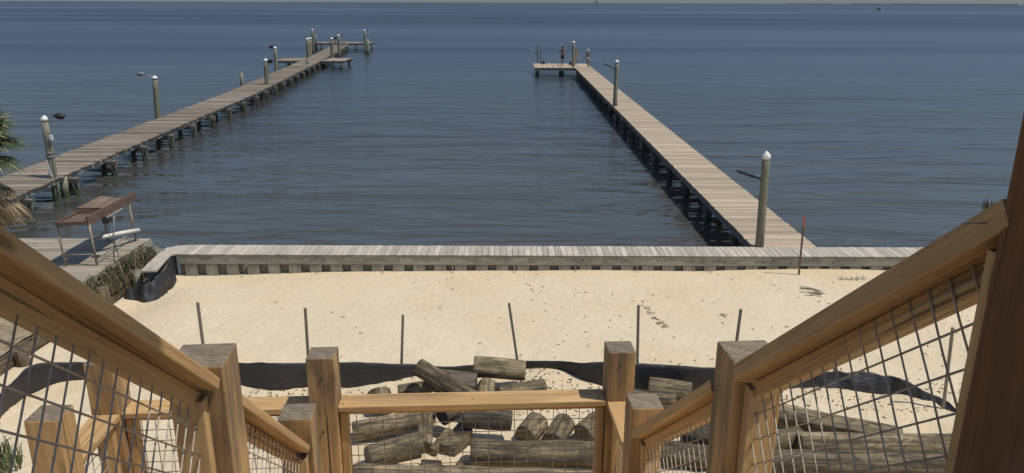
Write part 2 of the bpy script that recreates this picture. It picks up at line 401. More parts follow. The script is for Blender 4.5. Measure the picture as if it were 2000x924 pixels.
# ------------------------------------------------------------------ right pier
RP = empty('pier', (6.9, 18.3, 0), 'straight sun bleached tan pier on the right with a bather standing at its end', 'pier')
def rpx(y): return 6.06-.0035*(y-18.2)
LPW = 1.60; DZ = 1.2
b = MB(); y = 18.42
while y < 79:
    wd = .142+random.uniform(-.003, .003); x0 = rpx(y)
    if y > 73.4: break
    b.box((x0+LPW/2+random.uniform(-.012,.012), y, DZ-.019+random.uniform(-.003,.003)), (LPW+random.uniform(-.02,.02), wd-.011, .038), Matrix.Rotation(random.uniform(-.004,.004), 3, 'Z'))
    y += wd
b.build('deck', M['deck_tan'], RP)
b = MB(); x = 2.12
while x < 7.5:
    b.box((x, 76.1, DZ-.019), (.13, 5.3, .038)); x += .142
b.build('end_platform', M['deck_tan'], RP)
b = MB()
for dx in (.06, LPW/2, LPW-.06):
    b = MB(); b.beam((rpx(18.4)+dx, 18.4, DZ-.145), (rpx(73.4)+dx, 73.4, DZ-.145), .045, .20); b.build('stringer', M['fascia_dark'], RP)
b = MB()
for yy in (73.5, 76, 78.7):
    b = MB(); b.beam((2.08, yy, DZ-.16), (7.5, yy, DZ-.16), .06, .24); b.build('stringer', M['fascia_dark'], RP)
y = 20.3
while y < 74:
    x0 = rpx(y)
    b = MB(); b.beam((x0-.05, y, DZ-.33), (x0+LPW+.05, y, DZ-.33), .07, .18); b.build('cross_beam', M['piling'], RP)
    for dx in (.17, LPW-.17):
        b = MB(); b.cyl((x0+dx+random.uniform(-.03,.03), y+.16, -1), (x0+dx, y+.16, DZ-.26), .125, .11, 12, 3, .06); b.build('piling', M['piling'], RP)
    y += 3.05
for x_, y_ in ((2.3, 73.7), (2.5, 78.4), (4.7, 73.7), (4.8, 78.4), (7.2, 78.4)):
    b = MB(); b.cyl((x_, y_, -1), (x_, y_, DZ-.05), .16, .15, 12, 3, .06); b.build('piling', M['piling'], RP)

# ------------------------------------------------------------------ lamp poles with white caps
def lamp_pole(base, top, r, label, arm=None, cap=True, mat='pole', extras=(), group='tall pilings with white pointed caps'):
    base = Vector(base); top = Vector(top)
    root = empty('lamp_pole' if arm else 'tall_piling', base, label, 'lamp pole' if arm else 'piling', group)
    b = MB(); b.cyl(base, top, r*1.06, r*.93, 18, 6, .05); b.build('pole', M[mat], root)
    d = (top-base).normalized()
    if cap:
        b = MB(); b.lathe(top-d*.02, [(r*1.05, -.07), (r*1.07, .0), (r*1.02, .015), (r*.5, .08), (r*.08, .125)], 18, d); b.build('cap', M['white'], root)
    if arm:
        st, en, kind = arm; st = Vector(st); en = Vector(en)
        b = MB()
        if kind == 'goose':
            mid = st.lerp(en, .35)+Vector((0,0,.16)); b.tube([st, st.lerp(mid, .5)+Vector((0,0,.04)), mid, mid.lerp(en, .6), en], .03, 8); a = b.build('lamp_arm', M['grey_metal'], root)
            dd = (en-mid); dd.z = 0; dd.normalize()
            b = MB(); b.lathe(en-dd*.05, [(.025,-.02),(.06,.04),(.10,.12),(.11,.24),(.08,.33),(.03,.36)], 14, dd+Vector((0,0,-.10))); b.build('lamp_head', M['black' if 'black' in extras else 'grey_metal'], a)
        elif kind == 'bar':
            b.beam(st, en, .035, .05); a = b.build('lamp_arm', M['black'], root)
            b = MB(); dd = (en-st).normalized(); b.beam(en-dd*.30, en+dd*.12, .10, .06); b.build('lamp_head', M['black'], a)
        elif kind == 'flood':
            b.beam(st, en, .04, .04); a = b.build('lamp_arm', M['black'], root)
            b = MB(); b.box(en, (.30, .2, .26)); b.build('lamp_head', M['black'], a)
    return root
T1 = pix(1486, 484, DZ)+Vector((.0, .12, 0)); tp = pd(1497, 303, T1.y)
r1 = lamp_pole(T1, tp, .100, 'tall capped pole at the near end of the right pier by the walkway', (tp+Vector((0,0,-.62)), pd(1449, 337, T1.y+.1), 'bar'))
T2 = pix(1200, 200, DZ); T2 = Vector((rpx(T2.y)+.12, T2.y-4, DZ)); T2 = pix(1201, 207, DZ); tp = pd(1205, 120, T2.y)
lamp_pole(T2, tp, .125, 'tall capped pole partway along the right pier on its left edge', (tp+Vector((0,0,-.5)), pd(1184, 126.5, T2.y), 'bar'))
T3 = pix(1119.5, 131, DZ); tp = pd(1120.5, 82, T3.y)
lamp_pole(T3, tp, .14, 'tall capped pole at the far corner of the right pier beside the bathers', (tp+Vector((0,0,-.8)), pd(1110, 89, T3.y), 'bar'))

# ------------------------------------------------------------------ left pier
LPts = [(-15.15, 17.9), (-15.95, 31), (-17.1, 52), (-19.9, 82), (-23.4, 113)]
def lpe(y):
    for (xa, ya), (xb, yb) in zip(LPts, LPts[1:]):
        if y <= yb: return xa+(xb-xa)*(y-ya)/(yb-ya)
    return LPts[-1][0]
W2 = 2.1
LP = empty('pier', (-16, 19, 0), 'long weathered brown pier on the left with two cross platforms and many pilings', 'pier')
b = MB(); y = 18.95
while y < 113:
    wd = .14 if y < 60 else .145; e = lpe(y)
    b.box((e-W2/2+random.uniform(-.05,.05), y, DZ-.019+random.uniform(-.009,.009)), (W2+random.uniform(-.10,.06), wd-.016, .036), Matrix.Rotation(random.uniform(-.008,.008)+.02, 3, 'Z'))
    y += wd
b.build('deck', M['deck_brown'], LP)
b = MB()
for ya, yb in ((19, 31), (31, 52), (52, 82), (82, 113)):
    for dx in (.12, W2/2, W2-.12):
        b.beam((lpe(ya)-dx, ya, DZ-.13), (lpe(yb)-dx, yb, DZ-.13), .045, .18)
b.build('stringer', M['fascia_dark'], LP)
def platform(x0, x1, y0, y1, z, posts, step=.145):
    b = MB(); x = x0
    while x < x1: b.box((x, (y0+y1)/2, z-.019), (step-.015, y1-y0, .038)); x += step
    b.build('cross_platform', M['deck_brown'], LP)
    for yy in (y0+.05, (y0+y1)/2, y1-.05):
        b = MB(); b.beam((x0, yy, z-.15), (x1, yy, z-.15), .06, .22); b.build('stringer', M['fascia_dark'], LP)
    for (px_, py_) in posts:
        b = MB(); b.cyl((px_, py_, -1), (px_, py_, z-.05), .16, .15, 10, 2, .05); b.build('piling', M['piling'], LP)
platform(-24.6, -22.1, 81, 85.5, DZ+.012, [(-24.4, 81.2), (-24.2, 85.2), (-23.3, 81.2)])
platform(-19.75, -17.4, 81, 85.5, DZ+.012, [(-17.6, 81.2), (-17.7, 85.2), (-18.6, 81.2)])
platform(-28.6, -20.4, 112.8, 116.5, DZ+.2, [(-28.4, 113), (-27.4, 113), (-20.6, 113), (-20.7, 116.2), (-24.2, 113), (-22.4, 113)])
y = 20.6
while y < 111:
    e = lpe(y)
    b = MB(); b.beam((e-W2-.25, y, DZ-.30), (e+.22, y, DZ-.30), .05, .17); b.beam((e-W2-.15, y+.22, DZ-.30), (e+.15, y+.22, DZ-.30), .05, .17); b.build('cross_beam', M['piling'], LP)
    for dx in (-.02, W2-.25):
        tx = random.uniform(-.05, .05)
        b = MB(); b.cyl((e-dx+tx, y+.11, -1), (e-dx, y+.11, DZ-.20), .13, .115, 12, 3, .08); b.build('piling', M['piling'], LP)
    y += 3.1
# short pipe stubs poking from under the near edge are the beam ends above

def lp_pole(bx, by, zb, tx, ty, r, label, arm=None, cap=True, **k):
    B = pix(bx, by, zb); T = pd(tx, ty, B.y)
    B2 = B+(B-T).normalized()*(B.z+.8)
    return B2, T
def pole_at(bx, by, zb, tx, ty, r, label, armpx=None, akind='goose', extras=(), cap=True, adz=-.25):
    B = pix(bx, by, zb); T = pd(tx, ty+1, B.y)
    dn = (B-T).normalized(); B2 = B+dn*((B.z+.6)/abs(dn.z))
    arm = None
    if armpx: arm = (T+Vector((0,0,adz)), pd(armpx[0], armpx[1], B.y), akind)
    return lamp_pole(B2, T, r, label, arm, cap, extras=extras)
A_ = pole_at(112, 392, WL, 87, 230, .125, 'nearest capped lamp pole on the left pier with a black drooping lamp', (108, 226), extras=('black',))
# conduit, meter box and bands on that pole
Bp = pix(112, 392, WL); Tp = pd(87, 236, Bp.y)
def onpole(t, side=.15, fwd=-.02): return Bp.lerp(Tp, t)+Vector((side, fwd, 0))
b = MB(); b.tube([onpole(.08, .12, -.09), onpole(.5, .12, -.09), onpole(.85, .12, -.07), onpole(.93, .1, -.05)], .018, 8); b.build('conduit', M['galv'], A_)
b = MB(); b.box(onpole(.80, .19, -.10), (.10, .09, .17)); b.build('junction_box', M['white'], A_)
b = MB()
for t in (.60, .555): b.cyl(onpole(t, 0, 0), onpole(t+.016, 0, 0), .152, .152, 18)
b.build('metal_band', M['grey_metal'], A_)
b = MB(); b.box(onpole(.42, -.02, -.145), (.05, .02, .55), Matrix.Rotation(-.15, 3, 'Y')); b.build('marker_board', M['white'], A_)
pole_at(308, 229, .9, 302, 150, .145, 'capped lamp pole with a white arm pointing left beyond the left pier', (279, 144))
P_ = pole_at(523, 187, WL, 519, 116, .17, 'capped lamp pole standing in the water at the right edge of the left pier', (528, 120), 'flood', adz=-.5)
pole_at(540, 138, 1.1, 537, 92, .16, 'thin capped pole with a boxy lamp on the far left side of left pier', (530, 92), 'flood', adz=-.2)
pole_at(602.5, 110, 1.1, 600, 75, .19, 'leaning capped pole, left one of the touching pair at the cross platform')
pole_at(606, 109.5, 1.1, 605.5, 73.5, .19, 'upright capped pole, right one of the touching pair at the cross platform')
pole_at(649, 124, .4, 648, 74, .19, 'capped pole at the inner corner of the right half of the cross platform', (655, 75), 'flood', adz=-.1)
pole_at(663, 110, .5, 661, 68, .19, 'capped lamp pole between the cross platform and the far platform', (669, 68), 'bar', adz=-.1)
pole_at(612, 101, .5, 610, 57, .17, 'tall capped pole at the left end of the far platform')
pole_at(714, 102, .5, 712, 58, .17, 'tall capped pole at the right end of the far platform', (717, 60), 'bar', adz=-.1)
def stub(bx, by, zb, tx, ty, r, label):
    B = pix(bx, by, zb); T = pd(tx, ty, B.y); B.z = -.6
    b = MB(); b.cyl(B, T, r, r*.95, 14, 4, .05); return tag(b.build('short_piling', M['pole'], None, loc=(B.x, B.y, 0)), label, 'piling', 'short pilings without caps')
stub(472, 168, 1.1, 471, 142, .13, 'short bare piling on the far left side of the left pier')
stub(601, 128, 1.1, 600, 113, .15, 'short bare piling standing on the left pier before the cross platform')
stub(618, 101, .2, 616, 68, .18, 'dark bare piling just right of the tall pole at the far platform left end')
stub(656, 101, .2, 656, 75, .18, 'dark bare piling in the middle of the far platform')
stub(719, 103, .5, 717.5, 77, .2, 'thick dark bare piling at the right corner of the far platform')
stub(675.5, 100, .3, 675.5, 81, .16, 'low bare piling at the back of the far platform, right of its middle')
b = MB(); B = pix(124.5, 386, WL); T = pd(124, 344, B.y); B.z = -1; b.cyl(B, T, .13, .12, 14, 4, .05)
tag(b.build('short_piling', M['pole'], None, loc=(B.x, B.y, 0)), 'short green stained piling right beside the nearest lamp pole of the left pier', 'piling', 'short pilings without caps')

# ------------------------------------------------------------------ seawall walkway
SW = empty('seawall', (0, 17.9, .8), 'grey plank walkway on a greenish timber wall between sand and water', 'seawall')
Y0, Y1 = 17.62, 18.38
b = MB(); x = -8.05
while x < 16:
    b.box((x, (Y0+Y1)/2+random.uniform(-.006,.006), DZ-.019+random.uniform(-.002,.002)), (.138, Y1-Y0+random.uniform(-.01,.02), .038), Matrix.Rotation(random.uniform(-.005,.005), 3, 'Z')); x += .148
# turned end: boards fan round the corner and run back along the side
o0 = Vector((-8.12, 18.37, DZ)); 
outer = [Vector((-8.12, 18.37, DZ)), Vector((-8.38, 18.30, DZ)), Vector((-8.58, 18.14, DZ)), Vector((-8.56, 17.6, DZ)), Vector((-8.50, 17.0, DZ)), Vector((-8.42, 16.42, DZ))]
inner = [Vector((-8.12, 17.64, DZ)), Vector((-8.20, 17.64, DZ)), Vector((-8.24, 17.60, DZ)), Vector((-8.20, 17.3, DZ)), Vector((-8.14, 16.9, DZ)), Vector((-8.08, 16.45, DZ))]
for i in range(len(outer)-1):
    b.poly([outer[i], inner[i], inner[i+1], outer[i+1]], .038, .3+.3*random.random(), uvs=[(i,0),(i,.3),(i+1,.3),(i+1,0)])
b.build('deck', M['deck_grey'], SW)
b = MB(); xx = -8.12
while xx < 16:
    L = 3.6; b.box((xx+L/2, Y0+.035, DZ-.145), (L-.006, .05, .205)); xx += L
b.build('fascia', M['fascia'], SW)
b = MB(); x = -7.95; i = 0
while x < 16:
    b.box((x+.145, Y0+.044, .70), (.290, .045, .48), rnd=.4+.2*random.random()); x += .505
b.box((4, Y0+.05, .60), (24.2, .04, .11))
b.build('wall_block', M['fascia'], SW)
b = MB(); b.box((3.95, Y0+.13, .60), (24.1, .05, 1.1)); b.box((3.95, Y1-.05, .3), (24.1, .06, 1.6)); b.box((-8.30, 17.2, .55), (.05, 1.5, 1.2)); b.build('sheet_wall', M['fascia_dark'], SW)
for px_, py_ in ((520, 507), (616, 505), (671, 505), (778, 505), (788, 504), (856, 507), (1033, 508), (1139, 508), (1155, 508), (1222, 509), (1286, 509), (1415, 512), (1405, 510), (1491, 512), (1545, 513), (1627, 513)):
    p = pd(px_, py_, Y0+.005); b = MB(); b.cyl(p, p+Vector((0, .03, 0)), .018, .018, 8); b.build('bolt', M['bolt'], SW)
for px_, py_, dx in ((477, 521, .12), (620, 524, .12), (749, 524, 0), (884, 525, 0), (1006, 525, -.03), (1125, 527, -.02), (1245, 524, 0), (1388, 526, -.05)):
    p = pd(px_, py_, Y0-.10); b = MB(); b.tube([p+Vector((0, -.05, -.10)), p, p+Vector((dx*.6, .09, .05))], .009, 6); b.build('tie_rod', M['galv'], SW)

# ------------------------------------------------------------------ left dock, table, retaining wall
DK = empty('dock', (-12, 17.3, 0), 'small grey plank dock carrying the rusty table at the left', 'dock')
b = MB(); y = 15.5
while y < 18.85:
    t = (y-15.78)/(18.68-15.78); xr = -9.30+random.uniform(-.03,.03)
    xl = -19.0; cut = random.uniform(-14.5, -11.5)
    for a, c_ in ((xl, cut-.003), (cut+.003, xr)): b.box(((a+c_)/2, y, DZ-.019+random.uniform(-.003,.003)), (c_-a, .134, .038))
    y += .145
b.build('deck', M['dock'], DK)
b = MB(); b.box((-14.1, 18.86, DZ-.11), (9.6, .045, .2)); b.box((-9.27, 17.2, DZ-.14), (.05, 3.3, .2)); b.build('stringer', M['fascia'], DK)
for x_ in (-18.5, -16, -13.5, -11.2, -9.35):
    b = MB(); b.cyl((x_, 18.6, -1), (x_, 18.6, DZ-.05), .12, .11, 12, 3, .06); b.build('piling', M['piling'], DK)

tb = empty('work_table', (-9.9, 17.7, DZ), 'rusty brown open steel table frame on pipe legs over the left dock', 'table frame')
FL = pix(129, 521, DZ); FR = pix(189.5, 519, DZ); BR = pix(266, 469, DZ); BL = BR+(FL-FR)
TH = 1.02
for p, lean in ((FL, Vector((-.05, 0, TH))), (FR, Vector((-.03, .0, TH))), (BR, Vector((-.06, 0, TH))), (BL, Vector((-.04, 0, TH)))):
    b = MB(); b.tube([p, p+lean], .026, 10); b.cyl(p, p+Vector((0,0,.02)), .06, .06, 10); b.build('leg', M['galv'], tb)
tz = Vector((-.04, 0, TH))
d_ = (BR-FR).normalized(); c_ = (FL-FR).normalized()
f0, f1, b0, b1 = FL+tz-d_*.05, FR+tz-d_*.05, BL+tz+d_*.15, BR+tz+d_*.35
b = MB(); b.beam(f1+Vector((0,0,.06)), b1+Vector((0,0,.06)), .05, .21); b.build('side_beam', M['rust'], tb)
b = MB(); b.beam(f0+Vector((0,0,.02)), b0+Vector((0,0,.02)), .05, .07); b.build('side_beam', M['rust'], tb)
b = MB(); b.beam(f0-c_*.03+Vector((0,0,.03)), f1+c_*.03+Vector((0,0,.03)), .05, .06); b.build('end_beam', M['rust'], tb)
b = MB(); b.beam(b0, b1, .05, .06); b.build('end_beam', M['rust'], tb)
b = MB(); b.poly([f0+Vector((0,0,.0)), b0, b1, f1], .02); b.build('tray_bottom', M['table'], tb)
b = MB()
m0 = f0.lerp(b0, .42); m1 = f1.lerp(b1, .36); e0 = f0.lerp(b0, .95); e1 = f1.lerp(b1, .75)
for k in range(5):
    t0, t1 = k/5+.004, (k+1)/5-.004
    A0, A1 = m0.lerp(m1, (t0+t1)/2), e0.lerp(e1, (t0+t1)/2)
    b.beam(A0+Vector((0,0,.13)), A1+Vector((0,0,.13)), (m1-m0).length/5-.008, .035)
b.box((m0+m1)/2+Vector((0,0,.05)), ((m1-m0).length-.06, .03, .12), Matrix.Rotation(math.atan2(-c_.y, -c_.x), 3, 'Z'))
b.build('table_top', M['table'], tb)
b = MB(); b.tube([FL+Vector((0,0,.28)), FR+Vector((0,0,.28))], .014, 6); b.tube([FR+Vector((0,0,.12)), BR+Vector((0,0,.30))], .016, 6); b.tube([FL+Vector((0,0,.15)), BL+Vector((0,0,.28))], .014, 6); b.build('brace', M['galv'], tb)
b = MB(); q = FR.lerp(BR, .30)+Vector((.10,-.05,.95)); b.box(q, (.12,.2,.14)); b.build('winch', M['black'], tb)
b = MB(); b.tube([q+Vector((0,0,-.02)), q+Vector((.06,.05,-.4)), q+Vector((.10,.1,-.95))], .008, 6); b.tube([q+Vector((0,0,-.02)), q+Vector((-.02,.05,-.4)), q+Vector((.09,.12,-.9))], .007, 6); b.build('rope', M['rope'], tb)
B = pix(222.5, 507, DZ); T = pd(222.5, 421, B.y)
sp_ = empty('sign_post', B, 'thin bare metal pole with slanted crossbar standing before the table frame', 'metal pole')
b = MB(); b.tube([B, T], .015, 8); b.build('pole', M['grey_metal'], sp_)
b = MB(); b.beam(pd(208, 425, B.y-.15), pd(239, 407, B.y+.3), .03, .03); b.build('crossbar', M['galv'], sp_)
pr = empty('pipe', pd(201, 464, 17.9), 'thick white plastic pipe lying aslant through the table legs', 'pipe')
b = MB(); b.tube([pd(198, 464.5, 17.75), pd(201, 463, 17.8), pd(236, 455.5, 18.2), pd(271, 449.5, 18.7)], [.02, .05, .055, .055], 12); b.build('white_pipe', M['pvc'], pr)
b = MB(); b.tube([pd(182, 469, 17.5), pd(200, 463.6, 17.8)], .035, 10); b.build('grey_pipe', M['galv'], pr)

# retaining wall with brown pilings
RW = empty('retaining_wall', (WALLX, 14, .6), 'old brown board bulkhead with round pilings between sand and dock', 'retaining wall')
b = MB(); y = 7.0
while y < 18.1:
    wd = random.uniform(.16, .26); b.box((WALLX-.03, y+wd/2, .55+random.uniform(-.02,.03)), (.05, wd-.012, 1.15)); y += wd
b.build('board', M['old_brown'], RW)
b = MB()
for ya, yb in ((7, 10.8), (10.82, 14.6), (14.62, 17.4)): b.beam((WALLX+.05, ya, 1.02), (WALLX+.05, yb, 1.0), .10, .16)
b.beam((WALLX+.04, 14.2, .78), (WALLX+.04, 17.2, .80), .07, .14)
b.build('waler', M['old_brown'], RW)
for (y_, r_, h_, m_) in ((8.2,.11,1.2,'old_brown'), (10.2,.11,1.22,'old_brown'), (12.3,.12,1.2,'old_brown'), (13.9,.11,1.15,'old_brown'), (15.15,.12,1.28,'old_brown'), (16.6,.12,1.15,'piling'), (17.9,.12,1.22,'piling')):
    b = MB(); b.cyl((WALLX+.24, y_, .1), (WALLX+.20, y_, h_), r_, r_*.95, 16, 4, .08); b.build('piling', M[m_], RW)
b = MB(); b.box((-8.95, 18.1, 1.0), (.20, .08, .5)); b.box((-8.78, 18.0, 1.0), (.08, .22, .5)); b.box((-9.1, 17.85, .95), (.08, .2, .5)); b.build('corner_board', M['fascia'], RW)

# black liner fabric
s = NT('black_liner'); tc = s.new('ShaderNodeTexCoord').outputs['Object']
nn = s.noise(s.map(tc, (2.5, 2.5, 9)), 3, 5, .6, .8)
s.l(s.ramp(nn, [(.3, (.016,.017,.020)), (.7, (.036,.037,.042))]), s.b.inputs['Base Color']); s.b.inputs['Roughness'].default_value = .5
s.l(s.bump(nn, .6, .03), s.b.inputs['Normal']); M['liner'] = s.m
def ribbon(rows, name, mat, parent=None, fold=.03, sub=8, vs_=7, seed=0, loc=None, thick=.006):
    """rows: list of (top, bottom) points; a hanging sheet with folds"""
    v = []; f = []; n = len(rows); cols = []
    def cat(p, i, t):
        a, b_, c2, d2 = p[max(i-1,0)], p[i], p[min(i+1,n-1)], p[min(i+2,n-1)]
        return .5*((2*b_)+(c2-a)*t+(2*a-5*b_+4*c2-d2)*t*t+(3*b_-a-3*c2+d2)*t*t*t)
    tops = [Vector(r_[0]) for r_ in rows]; bots = [Vector(r_[1]) for r_ in rows]
    for i in range(n-1):
        for k in range(sub if i < n-2 else sub+1): cols.append((cat(tops, i, k/sub), cat(bots, i, k/sub)))
    for i, (a, c2) in enumerate(cols):
        t_ = (cols[min(i+1,len(cols)-1)][0]-cols[max(i-1,0)][0]); nr = Vector((-t_.y, t_.x, 0)); nr = nr.normalized() if nr.length > 1e-6 else Vector((0,1,0))
        for j in range(vs_+1):
            q = a.lerp(c2, j/vs_); k = fold*noise.noise(Vector((q.x*2.2+seed, q.y*2.2, q.z*1.6)))+fold*.6*noise.noise(Vector((q.x*7+seed, q.y*7, q.z*3)))
            v.append(q+nr*k+Vector((0,0,fold*.5*noise.noise(Vector((q.x*3+seed, q.y*3, 5))) if j == 0 else 0)))
    m_ = vs_+1
    for i in range(len(cols)-1):
        for j in range(vs_): f.append((i*m_+j, i*m_+j+1, (i+1)*m_+j+1, (i+1)*m_+j))
    off = parent_world(parent) if parent is not None else Vector(loc if loc is not None else (0,0,0))
    me = bpy.data.meshes.new(name); me.from_pydata([tuple(q-off) for q in v], [], f); me.materials.append(mat)
    me.polygons.foreach_set('use_smooth', [True]*len(f)); me.update()
    o = bpy.data.objects.new(name, me); COL.objects.link(o)
    if parent is not None: o.parent = parent
    else: o.location = off
    m = o.modifiers.new('thickness', 'SOLIDIFY'); m.thickness = thick
    return o
fb = ribbon([((-8.20,17.62,1.13), (-8.12,17.55,.74)), ((-8.12,17.1,1.10), (-8.02,17.0,.62)), ((-8.04,16.5,1.09), (-7.96,16.2,.55)), ((-8.22,16.2,.98), (-8.2,15.9,.45)), ((-8.45,16.25,.9), (-8.45,15.95,.45)), ((-8.7,16.2,.85), (-8.7,15.9,.45))], 'liner_sheet', M['liner'], loc=(-8.1,16.8,.7), fold=.09, sub=14, vs_=12)
tag(fb, 'black plastic sheet hanging below the turned left end of the walkway', 'plastic sheet')

# ------------------------------------------------------------------ silt fence
FZ = .93
SF = empty('silt_fence', (0, 11.7, .9), 'low black silt fence stretched across the sand behind the stairs', 'silt fence')
rows = []
for x_, yt, yb in ((-60,800,840), (-20,785,830), (25,745,790), (60,716,764), (95,708,748), (140,708,740), (200,709,737), (300,709,738), (400,709,738), (460,709,741), (530,709,758), (600,708,750), (700,708.5,750), (760,710,746), (820,712,738), (880,715,732), (930,712,728), (1000,706,728), (1040,704,732), (1090,706,736), (1140,708,750), (1190,709,758), (1250,711,760), (1330,714,762), (1400,718,765), (1480,724,768), (1530,730,770)):
    Bt = pix(x_, yb+4, FZ); Tt = pd(x_, yt, Bt.y); Bt.z -= .05
    rows.append((Tt, Bt))
ribbon(rows, 'fabric', M['liner'], SF, fold=.03, sub=8)
FD = lambda x_: pix(x_, 744, FZ).y
stk = [((386,591),(405,748)), ((596,602),(604,748)), ((787,615),(782,738)), ((994,592),(1016,728)), ((1247,596),(1245,748)), ((1447,604),(1428,752))]
nm = ['far left stake of the row along the black fence, leaning left', 'second stake from the left of the row, just behind a railing post', 'short upright stake left of the leaning log on the black fence', 'tilted stake behind the topmost log on the black fence', 'straight stake right behind the right landing post', 'right leaning stake behind the big right railing post']
for (t_, b_), lb in zip(stk, nm):
    Bq = pix(b_[0], b_[1], FZ)+Vector((0,.03,0)); Tq = pd(t_[0], t_[1], Bq.y)
    b = MB(); b.beam(Bq-Vector((0,0,.15)), Tq, .042, .042, up=(0,1,0)); o = b.build('stake', M['stake'], None, loc=Bq); bevel(o, .003); tag(o, lb, 'stake', 'wooden stakes of the silt fence')
# crumpled liner at the right
rows = []
for x_, yt, yb in ((1485,742,764), (1530,736,764), (1560,728,764), (1620,722,764), (1690,728,772), (1750,738,778), (1790,752,784), (1820,770,794), (1850,788,806), (1880,806,822), (1930,815,835), (2000,830,850)):
    Bt = pix(x_, yb, FZ); Tt = pd(x_, yt, Bt.y+.12); rows.append((Tt, Bt-Vector((0,0,.04))))
o = ribbon(rows, 'liner_sheet', M['liner'], loc=(5.3,11.2,.9), fold=.10, seed=4, vs_=14, sub=12); tag(o, 'crumpled shiny black plastic sheet sagging over the sand at the right', 'plastic sheet')
for (t_, b_), lb in ((((1861,640),(1843,800)), 'rusty stake leaning right beyond the mesh of the right stair railing'), (((1629,706),(1633,745)), 'short dark stake poking up behind the crumpled black sheet')):
    Bq = pix(b_[0], b_[1], FZ); Tq = pd(t_[0], t_[1], Bq.y); b = MB(); b.beam(Bq-Vector((0,0,.15)), Tq, .036, .036, up=(0,1,0)); o = b.build('stake', M['stake'], None, loc=Bq); tag(o, lb, 'stake', 'wooden stakes of the silt fence')
Bq = pix(1560, 539, .84); Tq = pd(1571, 424, Bq.y)
ms = empty('marker_stake', Bq, 'thin dark marker stake with an orange tip in front of the seawall', 'stake')
md = Bq.lerp(Tq, .84)
b = MB(); b.beam(Bq-Vector((0,0,.1)), md, .035, .035, up=(0,1,0)); b.build('stake_shaft', M['rust'], ms)
b = MB(); b.beam(md, Tq, .043, .043, up=(0,1,0)); b.build('orange_tip', M['orange'], ms)

# ------------------------------------------------------------------ logs
def log(p0, p1, r, label, mat='log', r1=None, seg=26):
    p0 = Vector(p0); p1 = Vector(p1); b = MB()
    b.cyl(p0, p1, r, r1 or r*random.uniform(.88, 1.0), seg, 12, .16, chamf=.014)
    o = b.build('log', M[mat], None, loc=(p0+p1)/2); return tag(o, label, 'log', 'cut piling logs heaped on the sand')
def lg(x0, y0, x1, y1, r, label, z0=None, z1=None, mat='log', r1=None):
    z0 = 1.02+.0*r if z0 is None else z0; z1 = z0 if z1 is None else z1
    return log(pix(x0, y0, z0), pix(x1, y1, z1), r, label, mat, r1)
lg(920, 884, 1235, 890, .185, 'big level log below the three stubby logs, behind the landing mesh', 1.12, 1.12)
lg(690, 935, 1190, 944, .19, 'long level log lowest in the photo under the landing mesh', 1.08, 1.08)
lg(718, 896, 822, 864, .18, 'thick short log with a dark left end, left part of the landing mesh', 1.10, 1.12)
lg(690, 842, 822, 818, .15, 'flat lying log just under the left half of the landing rail', 1.10, 1.2)
lg(745, 800, 740, 766, .20, 'rounded stub log standing up left of the heap behind the rail', 1.05, 1.22)
lg(816, 716, 930, 786, .145, 'thinner pole leaning diagonally across the top of the heap', 1.62, 1.25)
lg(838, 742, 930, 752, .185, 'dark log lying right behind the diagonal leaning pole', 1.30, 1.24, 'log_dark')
lg(944, 790, 951, 752, .15, 'short brown log pointing at the stairs, right of the leaning pole', 1.10, 1.15)
lg(925, 716, 1026, 724, .185, 'topmost log resting against the black fence with its dark underside', 1.36, 1.30)
lg(975, 772, 1066, 758, .155, 'pale log lying to the right of the heap just above the landing rail', 1.10, 1.15)
lg(778, 766, 842, 756, .12, 'small split log left under the leaning pole', 1.10, 1.15)
lg(826, 874, 836, 812, .13, 'narrow log pointing away under the middle of the landing rail', 1.05, 1.15)
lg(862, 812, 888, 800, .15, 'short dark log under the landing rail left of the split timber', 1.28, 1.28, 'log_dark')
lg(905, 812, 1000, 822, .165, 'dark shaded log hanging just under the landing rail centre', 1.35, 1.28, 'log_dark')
lg(1024, 852, 1052, 822, .165, 'left one of the three stubby logs with dark ends side by side', 1.05, 1.10)
lg(1080, 864, 1103, 824, .165, 'middle one of the three stubby logs with dark ends side by side', 1.02, 1.10)
lg(1138, 850, 1172, 820, .17, 'right one of the three stubby logs with dark ends side by side', 1.08, 1.14)
lg(1205, 778, 1319, 784, .165, 'lower front log of the pair behind the right landing post', 1.10, 1.10)
lg(1266, 757, 1350, 768, .17, 'upper rear log of the pair behind the right landing post', 1.12, 1.10)
lg(1500, 806, 1760, 856, .17, 'long log slanting down right under the crumpled black sheet', 1.16, 1.08)
lg(1560, 866, 2010, 872, .16, 'middle one of the three long logs behind the right stair mesh', 1.10, 1.10)
lg(1500, 905, 2040, 911, .19, 'bottom long log behind the right stair mesh, lowest of the three', 1.10, 1.10)
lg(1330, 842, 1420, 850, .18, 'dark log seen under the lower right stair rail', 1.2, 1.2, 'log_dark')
lg(1240, 880, 1400, 895, .18, 'log behind the lower right stair mesh beside the inner post', 1.06, 1.06)
lg(1440, 880, 1560, 850, .15, 'short log pointing away just left of the three long logs', 1.06, 1.08)
def timber(pts, label, h=.16):
    b = MB(); b.poly([pix(x_, y_, z_) for x_, y_, z_ in pts], h); c0 = pix(*pts[0]); o = b.build('split_timber', M['log'], None, loc=c0); bevel(o, .012)
    return tag(o, label, 'timber', 'split timber pieces among the logs')
timber([(858, 866, 1.10), (898, 822, 1.18), (924, 838, 1.18), (888, 876, 1.1)], 'squared timber chunk lying tilted amid the logs below the landing rail')
timber([(838, 874, 1.06), (872, 834, 1.12), (884, 838, 1.12), (852, 878, 1.06)], 'narrow split slab beside the squared timber chunk', .10)
timber([(822, 896, 1.02), (862, 898, 1.02), (866, 912, 1.02), (826, 914, 1.02)], 'small wood block in front of the short thick log', .12)
